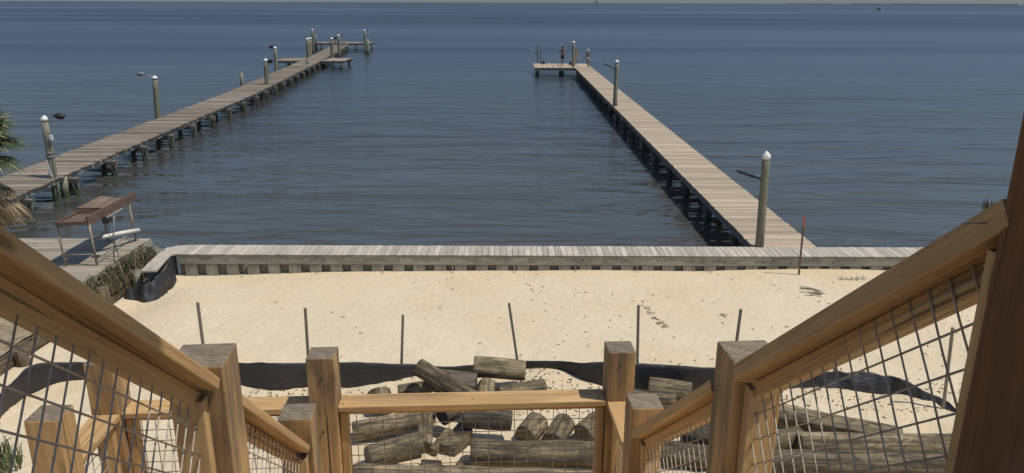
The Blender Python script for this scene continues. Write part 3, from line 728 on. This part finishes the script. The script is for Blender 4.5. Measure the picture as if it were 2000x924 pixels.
timber([(893, 898, 1.0), (950, 904, 1.0), (946, 912, 1.0), (893, 908, 1.0)], 'thin wood offcut lying left of the big level log', .06)

# debris, twigs, dead leaves scattered on the sand
b = MB()
def bit(x_, y_, L, wd, a=None):
    a = random.uniform(0, PI) if a is None else a; z_ = gz(x_, y_)+.008; dx, dy = math.cos(a)*L/2, math.sin(a)*L/2
    b.beam((x_-dx, y_-dy, z_+random.uniform(-.003,.008)), (x_+dx, y_+dy, z_+random.uniform(-.003,.01)), wd, .006)
for i in range(520):
    x_ = random.uniform(-7.5, 9.5); y_ = random.uniform(9.2, 17.4)
    if noise.noise(Vector((x_*.5, y_*.5, 3)))+ (x_*.03) < random.uniform(-.15,.35): continue
    bit(x_, y_, random.uniform(.02,.09), random.uniform(.006,.02))
for i in range(700):
    x_ = random.gauss(.7, 1.6) if i % 3 else random.uniform(3.2, 8); y_ = random.uniform(10.6, 11.9)
    if x_ < -2.5: continue
    bit(x_, y_, random.uniform(.02,.07), random.uniform(.006,.02))
for i in range(150): bit(random.gauss(-3.6, .8), random.gauss(11.2, .3), random.uniform(.02,.08), .012)
for px_, py_ in ((1290,632), (1284,626), (1296,636), (1278,622), (1288,634), (1300,640), (1270,612), (1262,602), (1266,607), (1410,515+100), (1416,618)):
    for k in range(3):
        p = pix(px_+random.uniform(-4,4), py_+random.uniform(-3,3), .87); bit(p.x, p.y, random.uniform(.05,.14), .012)
dbm = plain('dead_leaf_litter', (.30,.22,.13), .9, 0, 9, c2=(.16,.115,.075))
tag(b.build('beach_debris', dbm), kind='stuff', label='twigs and dead leaf litter scattered over the sand', cat='debris')

# ------------------------------------------------------------------ plants
def blades(b, c, n, L, spread, wd=.012, droop=.5, zf=None):
    for i in range(n):
        a = random.uniform(0, 2*PI); r_ = random.uniform(0, spread); p = Vector((c[0]+math.cos(a)*r_, c[1]+math.sin(a)*r_, c[2] if zf is None else zf))
        l = L*random.uniform(.5, 1.15); a2 = random.uniform(0, 2*PI); o_ = random.uniform(.1, .7)*l; d = Vector((math.cos(a2), math.sin(a2), 0)); sd_ = Vector((-d.y, d.x, 0))*wd/2
        p1 = p+d*o_*.4+Vector((0,0,l*.6)); p2 = p+d*o_+Vector((0,0,l*(1-droop*random.random())))
        k = len(b.v); rn = random.random(); b.v += [p-sd_, p+sd_, p1+sd_*.8, p1-sd_*.8, p2]
        b.face((k,k+1,k+2,k+3), [(0,0)]*4, (rn,0,0,1)); b.face((k+3,k+2,k+4), [(0,0)]*3, (rn,0,0,1))
def leafmat(name, c1, c2, c3=None):
    s = NT(name); at = s.new('ShaderNodeAttribute', attribute_name='dat'); sep = s.new('ShaderNodeSeparateColor'); s.l(at.outputs['Color'], sep.inputs[0])
    st = [(0, c1), (.75, c2)]+([(.8, c3), (1, c3)] if c3 else [])
    s.l(s.ramp(sep.outputs[0], st), s.b.inputs['Base Color']); s.b.inputs['Roughness'].default_value = .6; s.b.inputs['Specular IOR Level'].default_value = .3
    return s.m
M['grass'] = leafmat('marsh_grass', (.055,.055,.03), (.15,.14,.08), (.30,.24,.14))
M['weed'] = leafmat('green_weed', (.05,.075,.03), (.12,.16,.06), (.20,.20,.10))
M['frond'] = leafmat('palm_frond', (.035,.06,.02), (.12,.16,.065), (.30,.28,.15))
M['dead'] = leafmat('dead_frond', (.12,.085,.045), (.30,.22,.12), (.40,.31,.19))
b = MB()
for i in range(85):
    y_ = random.uniform(14.0, 18.0); blades(b, (WALLX-.14+random.uniform(-.2,.2), y_, 1.10), 26, .34, .14, .014, 1.2)
for i in range(34):
    y_ = random.uniform(14.6, 17.8); blades(b, (WALLX+.08+random.uniform(-.05,.08), y_, 1.0), 26, .3, .1, .013, 2.2)
tag(b.build('grass', M['grass']), kind='stuff', label='dark marsh grass spilling over the top of the brown bulkhead', cat='grass')
p = pix(8, 905, 1.0); b = MB(); blades(b, (p.x-.1, p.y-.1, .95), 320, .5, .36, .018, .7); tag(b.build('weed_clump', M['weed'], None, loc=(p.x, p.y, .95)), 'green leafy weed clump in the bottom left corner', 'weeds')
p = pix(1668, 549, .84); b = MB(); 
for k in range(7): blades(b, (p.x-.35+.1*k, p.y+random.uniform(-.06,.06), .83), 14, .16, .10, .01)
tag(b.build('weed_clump', M['grass'], None, loc=(p.x, p.y, .84)), 'low sparse weed tuft on the sand near the right part of the seawall', 'weeds')
p = pix(1712, 722, .9); b = MB()
for (px_, py_, n_, L_) in ((275, 745, 22, .45), (283, 752, 14, .4)):
    p = pix(px_, py_, .9); b = MB(); blades(b, (p.x, p.y, .9), n_, L_, .1, .006, .2); tag(b.build('dry_grass_tuft', M['dead'], None, loc=p), 'wispy dry grass tuft %s the left black fence' % ('right in front of' if px_ == 275 else 'a step nearer than its twin before'), 'dry grass', 'dry grass tufts')
# dead frond lying on the sand
p = pix(1604, 576, .85); b = MB()
root_ = p+Vector((.42, -.08, .02))
for k in range(34):
    a = PI+R(-11)+(k-17)*.028; L = random.uniform(.45,.95); q = root_+Vector((math.cos(a)*L, math.sin(a)*L, .01+random.uniform(0,.03)))
    b.beam(root_+Vector((0, (k-17)*.003, 0)), q, .012, .005)
b.tube([root_+Vector((.25,-.02,0)), root_], .012, 6)
dfm = leafmat('grey_dead_frond', (.07,.06,.05), (.14,.115,.09))
tag(b.build('fallen_frond', dfm, None, loc=p), 'grey dead palm frond lying on the sand right of the marker stake', 'palm frond')

# palm at the left edge
pc = Vector((-11.15, 14.9, 0)); pc = pd(-42, 290, 15.2)
pm = empty('palm_tree', (pc.x-.1, pc.y, 1.1), 'bushy fan palm with green fronds over a brown dead skirt at left edge', 'palm tree')
b = MB(); b.cyl((pc.x-.1, pc.y, .9), (pc.x, pc.y, pc.z), .17, .16, 18, 14, .15); b.build('trunk', M['old_brown'], pm)
def fan(b, c, d, L, n, droop, ang=1.9, wd=.035):
    d = d.normalized(); side = d.cross(Vector((0,0,1)))
    side = side.normalized() if side.length > .05 else Vector((1,0,0)); up = side.cross(d).normalized()
    st = c+d*L*.5
    b.tube([c, c+d*L*.25+Vector((0,0,.03)), st], [.016,.012,.008], 5)
    for k in range(n):
        a = (k/(n-1)-.5)*ang*1.7; dir_ = (d*math.cos(a)+side*math.sin(a)+up*(.22-.15*abs(a))).normalized(); l = L*.72*(1-.12*abs(a))*random.uniform(.85,1.05)
        w_ = dir_.cross(up).normalized()*wd/2; p0 = st; p1 = st+dir_*l*.55; p2 = st+dir_*l+Vector((0,0,-droop*l))
        i = len(b.v); rn = random.random(); b.v += [p0-w_*.3, p0+w_*.3, p1+w_, p1-w_, p2]
        b.face((i,i+1,i+2,i+3), [(0,0)]*4, (rn,0,0,1)); b.face((i+3,i+2,i+4), [(0,0)]*3, (rn,0,0,1))
b = MB()
for i in range(80):
    a = random.uniform(0, 2*PI); el = random.uniform(-.6, 1.3)
    fan(b, pc+Vector((0,0,random.uniform(-.1,.12))), Vector((math.cos(a)*math.cos(el), math.sin(a)*math.cos(el), math.sin(el))), random.uniform(.8, 1.0), 26, random.uniform(.15,.4))
b.build('frond_crown', M['frond'], pm)
b = MB()
for i in range(34):
    a = random.uniform(0, 2*PI); el = random.uniform(-1.35, -.7)
    fan(b, pc+Vector((0,0,random.uniform(-.95,-.45))), Vector((math.cos(a)*math.cos(el), math.sin(a)*math.cos(el), math.sin(el))), random.uniform(.55, .85), 20, .3, 1.2, .028)
b.build('dead_fronds', M['dead'], pm)

# ------------------------------------------------------------------ stair and landing railings
ZT = CH
RAILS = .81
def clip(p, q, poly):
    """clip 2-D segment to a convex counter-clockwise polygon"""
    t0, t1 = 0.0, 1.0; dx, dy = q[0]-p[0], q[1]-p[1]; n = len(poly)
    for i in range(n):
        a, b_ = poly[i], poly[(i+1) % n]; nx, ny = -(b_[1]-a[1]), (b_[0]-a[0])
        num = nx*(p[0]-a[0])+ny*(p[1]-a[1]); den = nx*dx+ny*dy
        if abs(den) < 1e-9:
            if num < 0: return None
            continue
        t = -num/den
        if den > 0: t0 = max(t0, t)
        else: t1 = min(t1, t)
    if t0 >= t1: return None
    return (p[0]+dx*t0, p[1]+dy*t0), (p[0]+dx*t1, p[1]+dy*t1)
def wire_panel(P, poly, ang, su, sv_, parent, r=.0022, ou=.01, ov=.02, name='wire_panel'):
    """P maps 2-D panel coords to the world"""
    b = MB(); cx = sum(p[0] for p in poly)/len(poly); cy = sum(p[1] for p in poly)/len(poly)
    u = (math.cos(ang), math.sin(ang)); v = (-u[1], u[0]); n = 70
    nrm = (P(1,0)-P(0,0)).cross(P(0,1)-P(0,0)).normalized()*r
    for k in range(-n, n):
        for (a, d, st, o_, off) in ((v, u, sv_, ov, 1), (u, v, su, ou, -1)):
            s_ = k*st+o_; c0 = (cx+a[0]*s_, cy+a[1]*s_)
            sg = clip((c0[0]-d[0]*5, c0[1]-d[1]*5), (c0[0]+d[0]*5, c0[1]+d[1]*5), poly)
            if sg:
                A, B_ = P(*sg[0])+nrm*off*.8, P(*sg[1])+nrm*off*.8
                if (B_-A).length > .03:
                    m1 = A.lerp(B_, .5)+nrm*random.uniform(-1.2,1.2); b.tube([A, m1, B_], r, 6, .5)
    return b.build(name, M['wire'], parent)
def post(parent, x_, y_, top, size=.14, zb=.6, rot=4, mat='cedar_post', name='post', sy=None):
    b = MB(); b.box((x_, y_, (top+zb)/2), (size, sy or size, top-zb), Matrix.Rotation(R(rot), 3, 'Z')); o = b.build(name, M[mat], parent); bevel(o, .006, 2); return o
def vbox(parent, name, c, size, rot, mat='cedar', bv=.003):
    b = MB(); b.box(c, size, Matrix.Rotation(R(rot), 3, 'Z')); o = b.build(name, M[mat], parent); bevel(o, bv); return o
def rail_seg(parent, xi0, d0, z0, xi1, d1, z1, side, th, wdt=.14):
    """sloping cap board: inner top edge from (xi0,d0,z0) to (xi1,d1,z1); side -1 = left railing"""
    sl = math.hypot(d1-d0, z1-z0); nz = (d1-d0)/sl
    off = Vector((side*wdt/2, 0, 0)); nr = Vector((0, -(z1-z0)/sl, nz))
    b = MB(); p0 = Vector((xi0, d0, z0))+off-nr*th/2; p1 = Vector((xi1, d1, z1))+off-nr*th/2
    b.beam(p0, p1, wdt, th, up=nr); o = b.build('cap_rail', M['cedar'], parent); bevel(o, .004)
    b = MB(); off2 = Vector((side*.075, 0, 0)); q0 = Vector((xi0, d0, z0))+off2-nr*(th+.022); q1 = Vector((xi1, d1-.002, z1))+off2-nr*(th+.022)+Vector((0, .03, -.024))
    b.beam(q0, q1, .038, .042, up=nr); o = b.build('sub_rail', M['cedar'], parent); bevel(o, .003)
def lz(d): return ZT-.29-RAILS*(d-1.0)
def rz(d): return ZT-.231-.791*(d-1.0)

LR = empty('stair_railing', (-.8, 2.2, 4.6), 'left stair railing with sunlit wooden cap rail and wire mesh below', 'stair railing', 'wood and wire stair railings')
RR = empty('stair_railing', (.65, 2.2, 4.6), 'right stair railing with shaded wooden cap rail fixed to the tall dark post', 'stair railing', 'wood and wire stair railings')
# left: top post (out of view), big post, lower post
post(LR, -.74, .42, lz(.35)+.15)
post(LR, -.825, 1.865, 6.15, rot=5, size=.145)
post(LR, -.925, 2.95, 5.36, rot=4)
rail_seg(LR, -.655, .48, lz(.48), -.752, 1.79, lz(1.79), -1, .031)
rail_seg(LR, -.765, 1.94, lz(1.94), -.862, 2.882, lz(2.882), -1, .031)
def lx(d): return -.62-.08*(d)-.075
def side_panel(parent, xf, zf, d0, d1, drop=.80, ang=None, su=.062, sv_=.062):
    poly = [(d0, zf(d0)-drop), (d1, zf(d1)-drop), (d1, zf(d1)-.045), (d0, zf(d0)-.045)]
    wire_panel(lambda a, z_: Vector((xf(a), a, z_)), poly, math.atan2(zf(d1)-zf(d0), d1-d0), su, sv_, parent)
    b = MB(); sl = (zf(d1)-zf(d0))/(d1-d0); b.beam((xf(d0), d0, zf(d0)-drop), (xf(d1), d1, zf(d1)-drop), .038, .06); b.build('bottom_rail', M['cedar'], parent)
def lxi(d): return -.618-.0755*d        # inner edge of left cap
side_panel(LR, lambda d: lxi(d)-.062, lz, .50, 1.75)
side_panel(LR, lambda d: lxi(d)-.062, lz, 1.96, 2.86)
for d in (1.768, 1.965, 2.86):
    vbox(LR, 'frame_upright', (lxi(d)-.075, d, (lz(d)-.06+lz(d)-.95)/2), (.075, .038, .88), 5)
# right
def rxi(d): return .735-.071*d
post(RR, .675, 1.985, 6.11, rot=4, size=.145)
post(RR, .59, 3.045, 5.365, rot=4)
rail_seg(RR, rxi(1.035)+.015, 1.035, rz(1.035), rxi(1.905), 1.905, rz(1.905), 1, .042)
rail_seg(RR, rxi(2.06), 2.06, rz(2.06), rxi(2.97), 2.97, rz(2.97), 1, .036)
side_panel(RR, lambda d: rxi(d)+.065, rz, 1.09, 1.87)
side_panel(RR, lambda d: rxi(d)+.065, rz, 2.07, 2.95)
for d in (1.882, 2.085, 2.945):
    vbox(RR, 'frame_upright', (rxi(d)+.078, d, (rz(d)-.065+rz(d)-.95)/2), (.075, .038, .88), 4)
vbox(RR, 'frame_upright', (rxi(1.05)+.050, 1.052, rz(1.05)-.57), (.036, .03, 1.0), 4)
b = MB(); b.tube([Vector((rxi(1.04)-.028, 1.04, rz(1.04)-.033)), Vector((rxi(1.04)+.03, 1.055, rz(1.04)-.036))], .0014, 6); b.build('nail', M['galv'], RR)
b = MB(); b.cyl((rxi(1.04)+.045, 1.037, rz(1.05)-.065), (rxi(1.04)+.045, 1.03, rz(1.05)-.065), .006, .006, 8); b.build('screw', M['black'], RR)

# tall porch post and the porch roof it carries
PO = empty('porch_post', (.77, 1.08, 5.6), 'tall dark brown stained post at the right edge holding the stair rail', 'post')
o = post(PO, .756, .955, 9.4, size=.15, zb=5.5, rot=3, mat='dark_post', name='post_shaft')
b = MB(); p = Vector((.684, 1.07, rz(1.06)-.006)); blades(b, (p.x, p.y, p.z), 16, .020, .007, .0014, .6); b.build('frayed_bark', M['dead'], PO)
RF = empty('porch_roof', (0, -.5, 9.4), 'shallow porch roof above the stair head carried by the tall post', 'roof')
b = MB(); b.box((1.2, -.62, 9.46), (6.2, 3.34, .10)); b.box((1.2, 1.02, 9.34), (6.2, .05, .18)); b.build('roof_panel', M['dark_post'], RF)

# landing
LD = empty('landing_railing', (-.7, 3.3, 4.3), 'level landing railing of pale wood with wire mesh between square posts', 'landing railing')
P1, P2, P3, P4 = (.557, 3.612), (-.955, 3.53), (-2.02, 3.46), (-1.985, 2.93)
for (px_, py_) in (P1, P2, P3, P4): post(LD, px_, py_, 5.36, rot=3)
RZ = ZT-1.965
def lvl_rail(a, b_, ga=.072, gb=.072, wdt=.135, panel=True, th=.030, zt=RZ):
    a = Vector((a[0], a[1], 0)); b_ = Vector((b_[0], b_[1], 0)); d = (b_-a).normalized(); p = a+d*ga; q = b_-d*gb
    m = MB(); m.beam(p+Vector((0,0,zt-th/2)), q+Vector((0,0,zt-th/2)), wdt, th); o = m.build('cap_rail', M['cedar'], LD); bevel(o, .003)
    m = MB(); m.beam(p+Vector((0,0,zt-th-.02)), q+Vector((0,0,zt-th-.02)), .038, .036); m.build('sub_rail', M['cedar'], LD)
    m = MB(); m.beam(p+Vector((0,0,zt-.86)), q+Vector((0,0,zt-.86)), .038, .08); m.build('bottom_rail', M['cedar'], LD)
    L = (q-p).length
    poly = [(.03, zt-.85), (L-.03, zt-.85), (L-.03, zt-.05), (.03, zt-.05)]
    wire_panel(lambda u_, z_: p+d*u_+Vector((0,0,z_)), poly, 0, .0685, .062, LD, .0022, ov=.005)
    an = math.degrees(math.atan2(d.y, d.x))
    for t in (.02, L-.02):
        c_ = p+d*t; vbox(LD, 'frame_upright', (c_.x, c_.y, zt-.47), (.038, .075, .84), an)
lvl_rail(P2, P1); lvl_rail(P3, P2); lvl_rail(P4, P3)
lvl_rail((.59, 3.045), P1)
for (sx_, sy_) in ((-.86, 3.50), (-.86, 3.58), (.45, 3.575), (.45, 3.64), (-.2, 3.56), (-1.06, 3.50), (-1.9, 3.44)):
    b = MB(); b.cyl((sx_, sy_, RZ-.002), (sx_, sy_, RZ+.0015), .0045, .0045, 10); b.build('screw', M['bolt'], LD)
for (sx_, sy_, sz_) in ((.55, 3.538, 5.29), (-.95, 3.456, 5.25), (-.96, 3.456, 4.95), (.56, 3.538, 4.95)):
    b = MB(); b.cyl((sx_, sy_+.004, sz_), (sx_, sy_-.003, sz_), .006, .006, 10); b.build('bolt', M['bolt'], LD)
b = MB(); 
for k in range(5): b.box((-.72+.004*k, 2.86+.14*k+.05, 4.285), (2.85, .135, .036), Matrix.Rotation(R(3), 3, 'Z'))
LF = empty('landing_deck', (-.7, 3.2, 4.2), 'wooden landing floor at the foot of the stairs', 'deck'); b.build('floor_board', M['cedar'], LF)
b = MB(); b.beam((-2.0, 3.46, 4.17), (.6, 3.6, 4.17), .04, .18); b.beam((-2.0, 2.88, 4.17), (.6, 3.0, 4.17), .04, .18); b.build('joist', M['cedar'], LF)
ST = empty('staircase', (-.1, 2, 4.3), 'wooden stair flight dropping from the porch to the landing', 'stairs')
for k in range(7):
    d = 1.05+.255*k; z_ = 5.72-.205*k
    if z_ < 4.4: break
    b = MB(); b.box((-.10-.02*k*.3, d, z_), (1.36, .27, .036), Matrix.Rotation(R(4), 3, 'Z')); b.build('tread', M['cedar'], ST)
b = MB(); b.box((-.1, -.35, 5.72), (3.4, 2.5, .04)); b.build('porch_floor', M['cedar'], ST)

# ------------------------------------------------------------------ fishing gear on the right pier end
def rod_holder(bx, by, tx, ty, label):
    B = pix(bx, by, DZ); T = pd(tx, ty, B.y); b = MB(); b.tube([B, T], .035, 8); o = b.build('thin_post', M['rod'], None, loc=B); tag(o, label, 'post', 'thin posts at the end platform')
rod_holder(1050, 122, 1050, 79.5, 'taller thin dark post at the left end of the right pier platform')
rod_holder(1056, 126, 1056, 83.5, 'shorter thin dark post second from the platform left end')
B = pd(1049, 104, 78); T = pd(1029, 91, 78)
fr = empty('fishing_rod', B, 'pale fishing rod slanting out left from the thin posts over the water', 'fishing rod')
b = MB(); b.tube([B+Vector((0,0,-.4)), B, B.lerp(T, .5), T], [.03,.028,.02,.012], 6); b.build('rod_blank', M['grey_metal'], fr)
b = MB(); b.cyl(B.lerp(T,.12)+Vector((0,-.06,-.06)), B.lerp(T,.12)+Vector((0,.06,-.06)), .09, .09, 12); b.build('reel', M['black'], fr)
def lump(px_, py_, label, name, mat, sx, sz):
    p = pix(px_, py_, DZ); b = MB(); b.lathe(p, [(sx*.8,0),(sx,sz*.35),(sx*.9,sz*.8),(sx*.3,sz),(sx*.28,sz*1.15)], 12)
    o = b.build(name, M[mat], None, loc=p); tag(o, label, 'bag')
lump(1061.5, 125, 'small dark bag on the platform near the thin posts', 'tackle_bag', 'black', .17, .3)
lump(1115.5, 127, 'dark bag at the foot of the far capped pole', 'tackle_bag', 'black', .22, .3)
p = pix(1138, 122, DZ); b = MB(); b.tube([p, p+Vector((.15,0,.9))], .03, 6); b.tube([p+Vector((.15,0,.9)), p+Vector((.33,0,1.15))], .045, 6); tag(b.build('cleat_post', M['grey_metal'], None, loc=p), 'short pale leaning stick behind the standing woman on the pier', 'stick')

# ------------------------------------------------------------------ people
def skin_mesh(name, verts, edges, mat, parent, sub=1):
    me = bpy.data.meshes.new(name); me.from_pydata([v[:3] for v in verts], edges, [])
    o = bpy.data.objects.new(name, me); COL.objects.link(o)
    m = o.modifiers.new('skin', 'SKIN'); m.use_smooth_shade = True
    for i, v in enumerate(verts):
        sk = me.skin_vertices[0].data[i]; r = v[3]; sk.radius = (r, v[4] if len(v) > 4 else r)
    me.skin_vertices[0].data[0].use_root = True
    sb = o.modifiers.new('sub', 'SUBSURF'); sb.levels = sub; sb.render_levels = sub
    bpy.context.view_layer.update()
    dg = bpy.context.evaluated_depsgraph_get(); ev = o.evaluated_get(dg)
    nm_ = bpy.data.meshes.new_from_object(ev); nm_.name = name
    for p in nm_.polygons: p.use_smooth = True
    nm_.materials.clear(); nm_.materials.append(mat); bpy.data.objects.remove(o)
    o = bpy.data.objects.new(name, nm_); COL.objects.link(o); o.parent = parent; return o
def person(loc, rotz, H, label, skinc, pose, female=False):
    root = empty('person', loc, label, 'person'); root.rotation_euler = (0, 0, rotz); k = H/1.75; root.scale = (k, k, k)
    sm = plain('skin', skinc, .55, 0, 5, namt=.15)
    V = []; E = []
    def add(p, r, par=None, ry=None):
        V.append((p[0], p[1], p[2], r, ry or r)); i = len(V)-1
        if par is not None: E.append((par, i))
        return i
    sh = .155 if female else .185
    pel = add((0,0,.95), .125, None, .09); wst = add((0,0,1.10), .105 if female else .12, pel, .08); che = add((0,.0,1.28), .13 if female else .15, wst, .09)
    nk0 = add((0,0,1.43), .075, che, .07); nk = add((0,.01,1.50), .052, nk0); hd = add((0,.03,1.60), .072, nk, .085); ht = add((0,.02,1.70), .066, hd, .075)
    add((0,.125,1.60), .012, hd); 
    for s_ in (-1, 1): add((s_*.08,.02,1.605), .014, hd)
    for s_ in (-1, 1):
        el, wr = pose['arm'][s_]
        a = add((s_*sh, 0, 1.39), .055, nk0); e = add(el, .042, a); w_ = add(wr, .028, e)
        d = (Vector(wr)-Vector(el)).normalized(); sd_ = Vector((0,1,0)) if abs(d.y) < .7 else Vector((1,0,0)); sd_ = (sd_-d*sd_.dot(d)).normalized()
        pm_ = add(tuple(Vector(wr)+d*.07), .032, w_, .018)
        for j, ln in ((-1.5,.055), (-.5,.07), (.5,.075), (1.5,.065)):
            f0 = add(tuple(Vector(wr)+d*.10+sd_*j*.018), .009, pm_); f1 = add(tuple(Vector(wr)+d*(.10+ln*.55)+sd_*j*.020), .0085, f0); add(tuple(Vector(wr)+d*(.10+ln)+sd_*j*.018+Vector((-s_*.012,0,0))), .008, f1)
        t0 = add(tuple(Vector(wr)+d*.04+sd_*.035), .011, w_); add(tuple(Vector(wr)+d*.085+sd_*.055), .009, t0)
        kn, an = pose['leg'][s_]
        hp = add((s_*.09, 0, .88), .085, pel, .088); K = add(kn, .055, hp); cf = add(tuple((Vector(kn)*.65+Vector(an)*.35)+Vector((0,-.02,0))), .052, K); A = add(an, .035, cf)
        hl = add((an[0], an[1]-.03, .035), .034, A); add((an[0]+s_*.015, an[1]+.15, .028), .030, hl)
    skin_mesh('body', V, E, sm, root, 1)
    return root, k
def shorts(root, pose, mat, r0=.10, f=.55, name='shorts'):
    V = [(0,0,.97,.135,.10)]; E = []
    V.append((0,0,1.04,.13,.098)); E.append((0,1))
    for s_ in (-1, 1):
        kn = Vector(pose['leg'][s_][0]); h = Vector((s_*.09,0,.87)); V.append((h.x,h.y,h.z,r0,r0)); E.append((0,len(V)-1)); q = h.lerp(kn, f); V.append((q.x,q.y,q.z,r0*.92,r0*.92)); E.append((len(V)-2,len(V)-1))
    skin_mesh(name, V, E, mat, root, 1)
hang = {-1: ((-.235,-.02,1.12), (-.25,.05,.87)), 1: ((.235,-.02,1.12), (.25,.05,.87))}
hips = {-1: ((-.34,-.04,1.17), (-.19,.10,1.10)), 1: ((.33,-.04,1.17), (.16,.13,1.18))}
stand = {-1: ((-.10,.02,.50), (-.11,-.01,.09)), 1: ((.10,.03,.50), (.12,.0,.09))}
cross = {-1: ((-.07,.06,.50), (-.02,.0,.09)), 1: ((.09,.02,.50), (.10,-.06,.09))}
walk = {-1: ((-.09,.10,.51), (-.09,.06,.09)), 1: ((.09,.06,.50), (.08,-.16,.12))}
p = pix(1098.5, 128, DZ); pose = {'arm': hips, 'leg': cross}
r_, k_ = person((p.x, p.y, DZ), PI, 1.80, 'shirtless person in dark shorts with bent arms standing on the end platform', (.20,.115,.085), pose)
shorts(r_, pose, plain('navy_shorts', (.028,.032,.05), .8), .105, .72)
b = MB(); b.lathe((0,.02,1.66), [(.155,-.01),(.15,.0),(.10,.015),(.095,.07),(.06,.11),(.02,.12)], 16)
h_ = b.build('hat', plain('dark_hat', (.035,.035,.035), .8), None); h_.parent = r_
p = pix(1125, 125.5, DZ); pose = {'arm': {-1: hang[-1], 1: hips[1]}, 'leg': walk}
r_, k_ = person((p.x, p.y, DZ), PI+.25, 1.62, 'slim person in a pale red swimsuit half hidden behind the far capped pole', (.34,.21,.165), pose, True)
shorts(r_, pose, plain('red_swimsuit', (.34,.15,.13), .7), .094, .12, 'swim_bottom')
skin_mesh('swim_top', [(0,.01,1.27,.137,.10), (0,.01,1.34,.125,.09)], [(0,1)], plain('red_top', (.34,.15,.13), .7), r_, 1)
skin_mesh('hair', [(0,-.03,1.68,.085), (0,-.06,1.58,.075), (0,-.08,1.46,.05)], [(0,1),(1,2)], plain('brown_hair', (.05,.03,.02), .6), r_, 1)
p = pix(1148, 132.5, DZ); pose = {'arm': {-1: hang[-1], 1: hang[1]}, 'leg': walk}
r_, k_ = person((p.x, p.y, DZ), PI-.35, 1.70, 'person in a white cap and light swimwear walking along the right pier', (.30,.19,.145), pose, True)
shorts(r_, pose, plain('pale_bottoms', (.62,.58,.60), .7), .097, .30, 'swim_bottom')
skin_mesh('swim_top', [(0,.01,1.26,.137,.10), (0,.01,1.34,.125,.09)], [(0,1)], plain('cream_top', (.68,.60,.48), .7), r_, 1)
b = MB(); b.lathe((0,.01,1.64), [(.088,-.005),(.09,.03),(.075,.08),(.03,.11),(.01,.112)], 16); b.box((0,.12,1.645), (.13,.10,.012))
h_ = b.build('cap', M['white'], None); h_.parent = r_
skin_mesh('hair', [(0,-.05,1.60,.07), (0,-.09,1.50,.05), (.02,-.11,1.36,.03)], [(0,1),(1,2)], plain('dark_hair', (.04,.03,.025), .6), r_, 1)

# ------------------------------------------------------------------ far away craft and marker
def boat(px_, py_, L, label, hullc=(.75,.75,.75), wake=True):
    p = pix(px_, py_, WL); root = empty('boat', p, label, 'boat')
    hm = plain('hull_paint', hullc, .4); b = MB(); n = 8; h = L*.12
    prof = [(-.5,.13),(-.3,.15),(0,.155),(.25,.12),(.4,.06),(.5,.005)]
    i0 = len(b.v)
    for t, w_ in prof:
        for z_, kk in ((-.1*h,.6), (h*(1+max(0,t)*.5),1)):
            for s_ in (-1, 1): b.v.append(Vector((t*L, s_*w_*L*kk, z_))+p)
    for i in range(len(prof)-1):
        a = i*4
        for q in ((a,a+2,a+6,a+4), (a+1,a+5,a+7,a+3), (a+2,a+3,a+7,a+6)): b.face(q, [(0,0)]*4, (.5,0,0,1))
    b.face((0,1,3,2), [(0,0)]*4, (.5,0,0,1)); b.build('hull', hm, root)
    b = MB(); b.box(p+Vector((0,0,h*1.6)), (L*.28, L*.16, h*1.1)); b.box(p+Vector((-.02*L,0,h*2.5)), (L*.34, L*.18, h*.12)); b.build('cabin', M['black' if wake else 'white'], root)
    if wake:
        b = MB()
        b.poly([p+Vector((-.5*L,-.1*L,.06)), p+Vector((-.5*L,.1*L,.06)), p+Vector((-2.2*L,.35*L,.06)), p+Vector((-2.2*L,-.35*L,.06))])
        b.build('wake', plain('foam', (.6,.62,.62), .8, 0, .8, c2=(.15,.18,.2)), root)
boat(1716, 21.5, 9, 'small motor boat with pale wake in the distance at upper right')
boat(1991, 12.5, 26, 'white vessel at the far right edge of the horizon', wake=False)
p = pix(1165, 9.3, WL); cm = empty('channel_marker', p, 'lone channel marker tower on the horizon above the right pier', 'channel marker')
b = MB()
for dx in (-2, 2): b.tube([p+Vector((dx,0,-1)), p+Vector((dx*.5,0,9))], .6, 6)
b.build('tower_leg', M['black'], cm)
b = MB(); b.box(p+Vector((0,0,9.5)), (5,5,1)); b.box(p+Vector((0,0,12)), (3,3,4)); b.build('beacon', M['black'], cm)
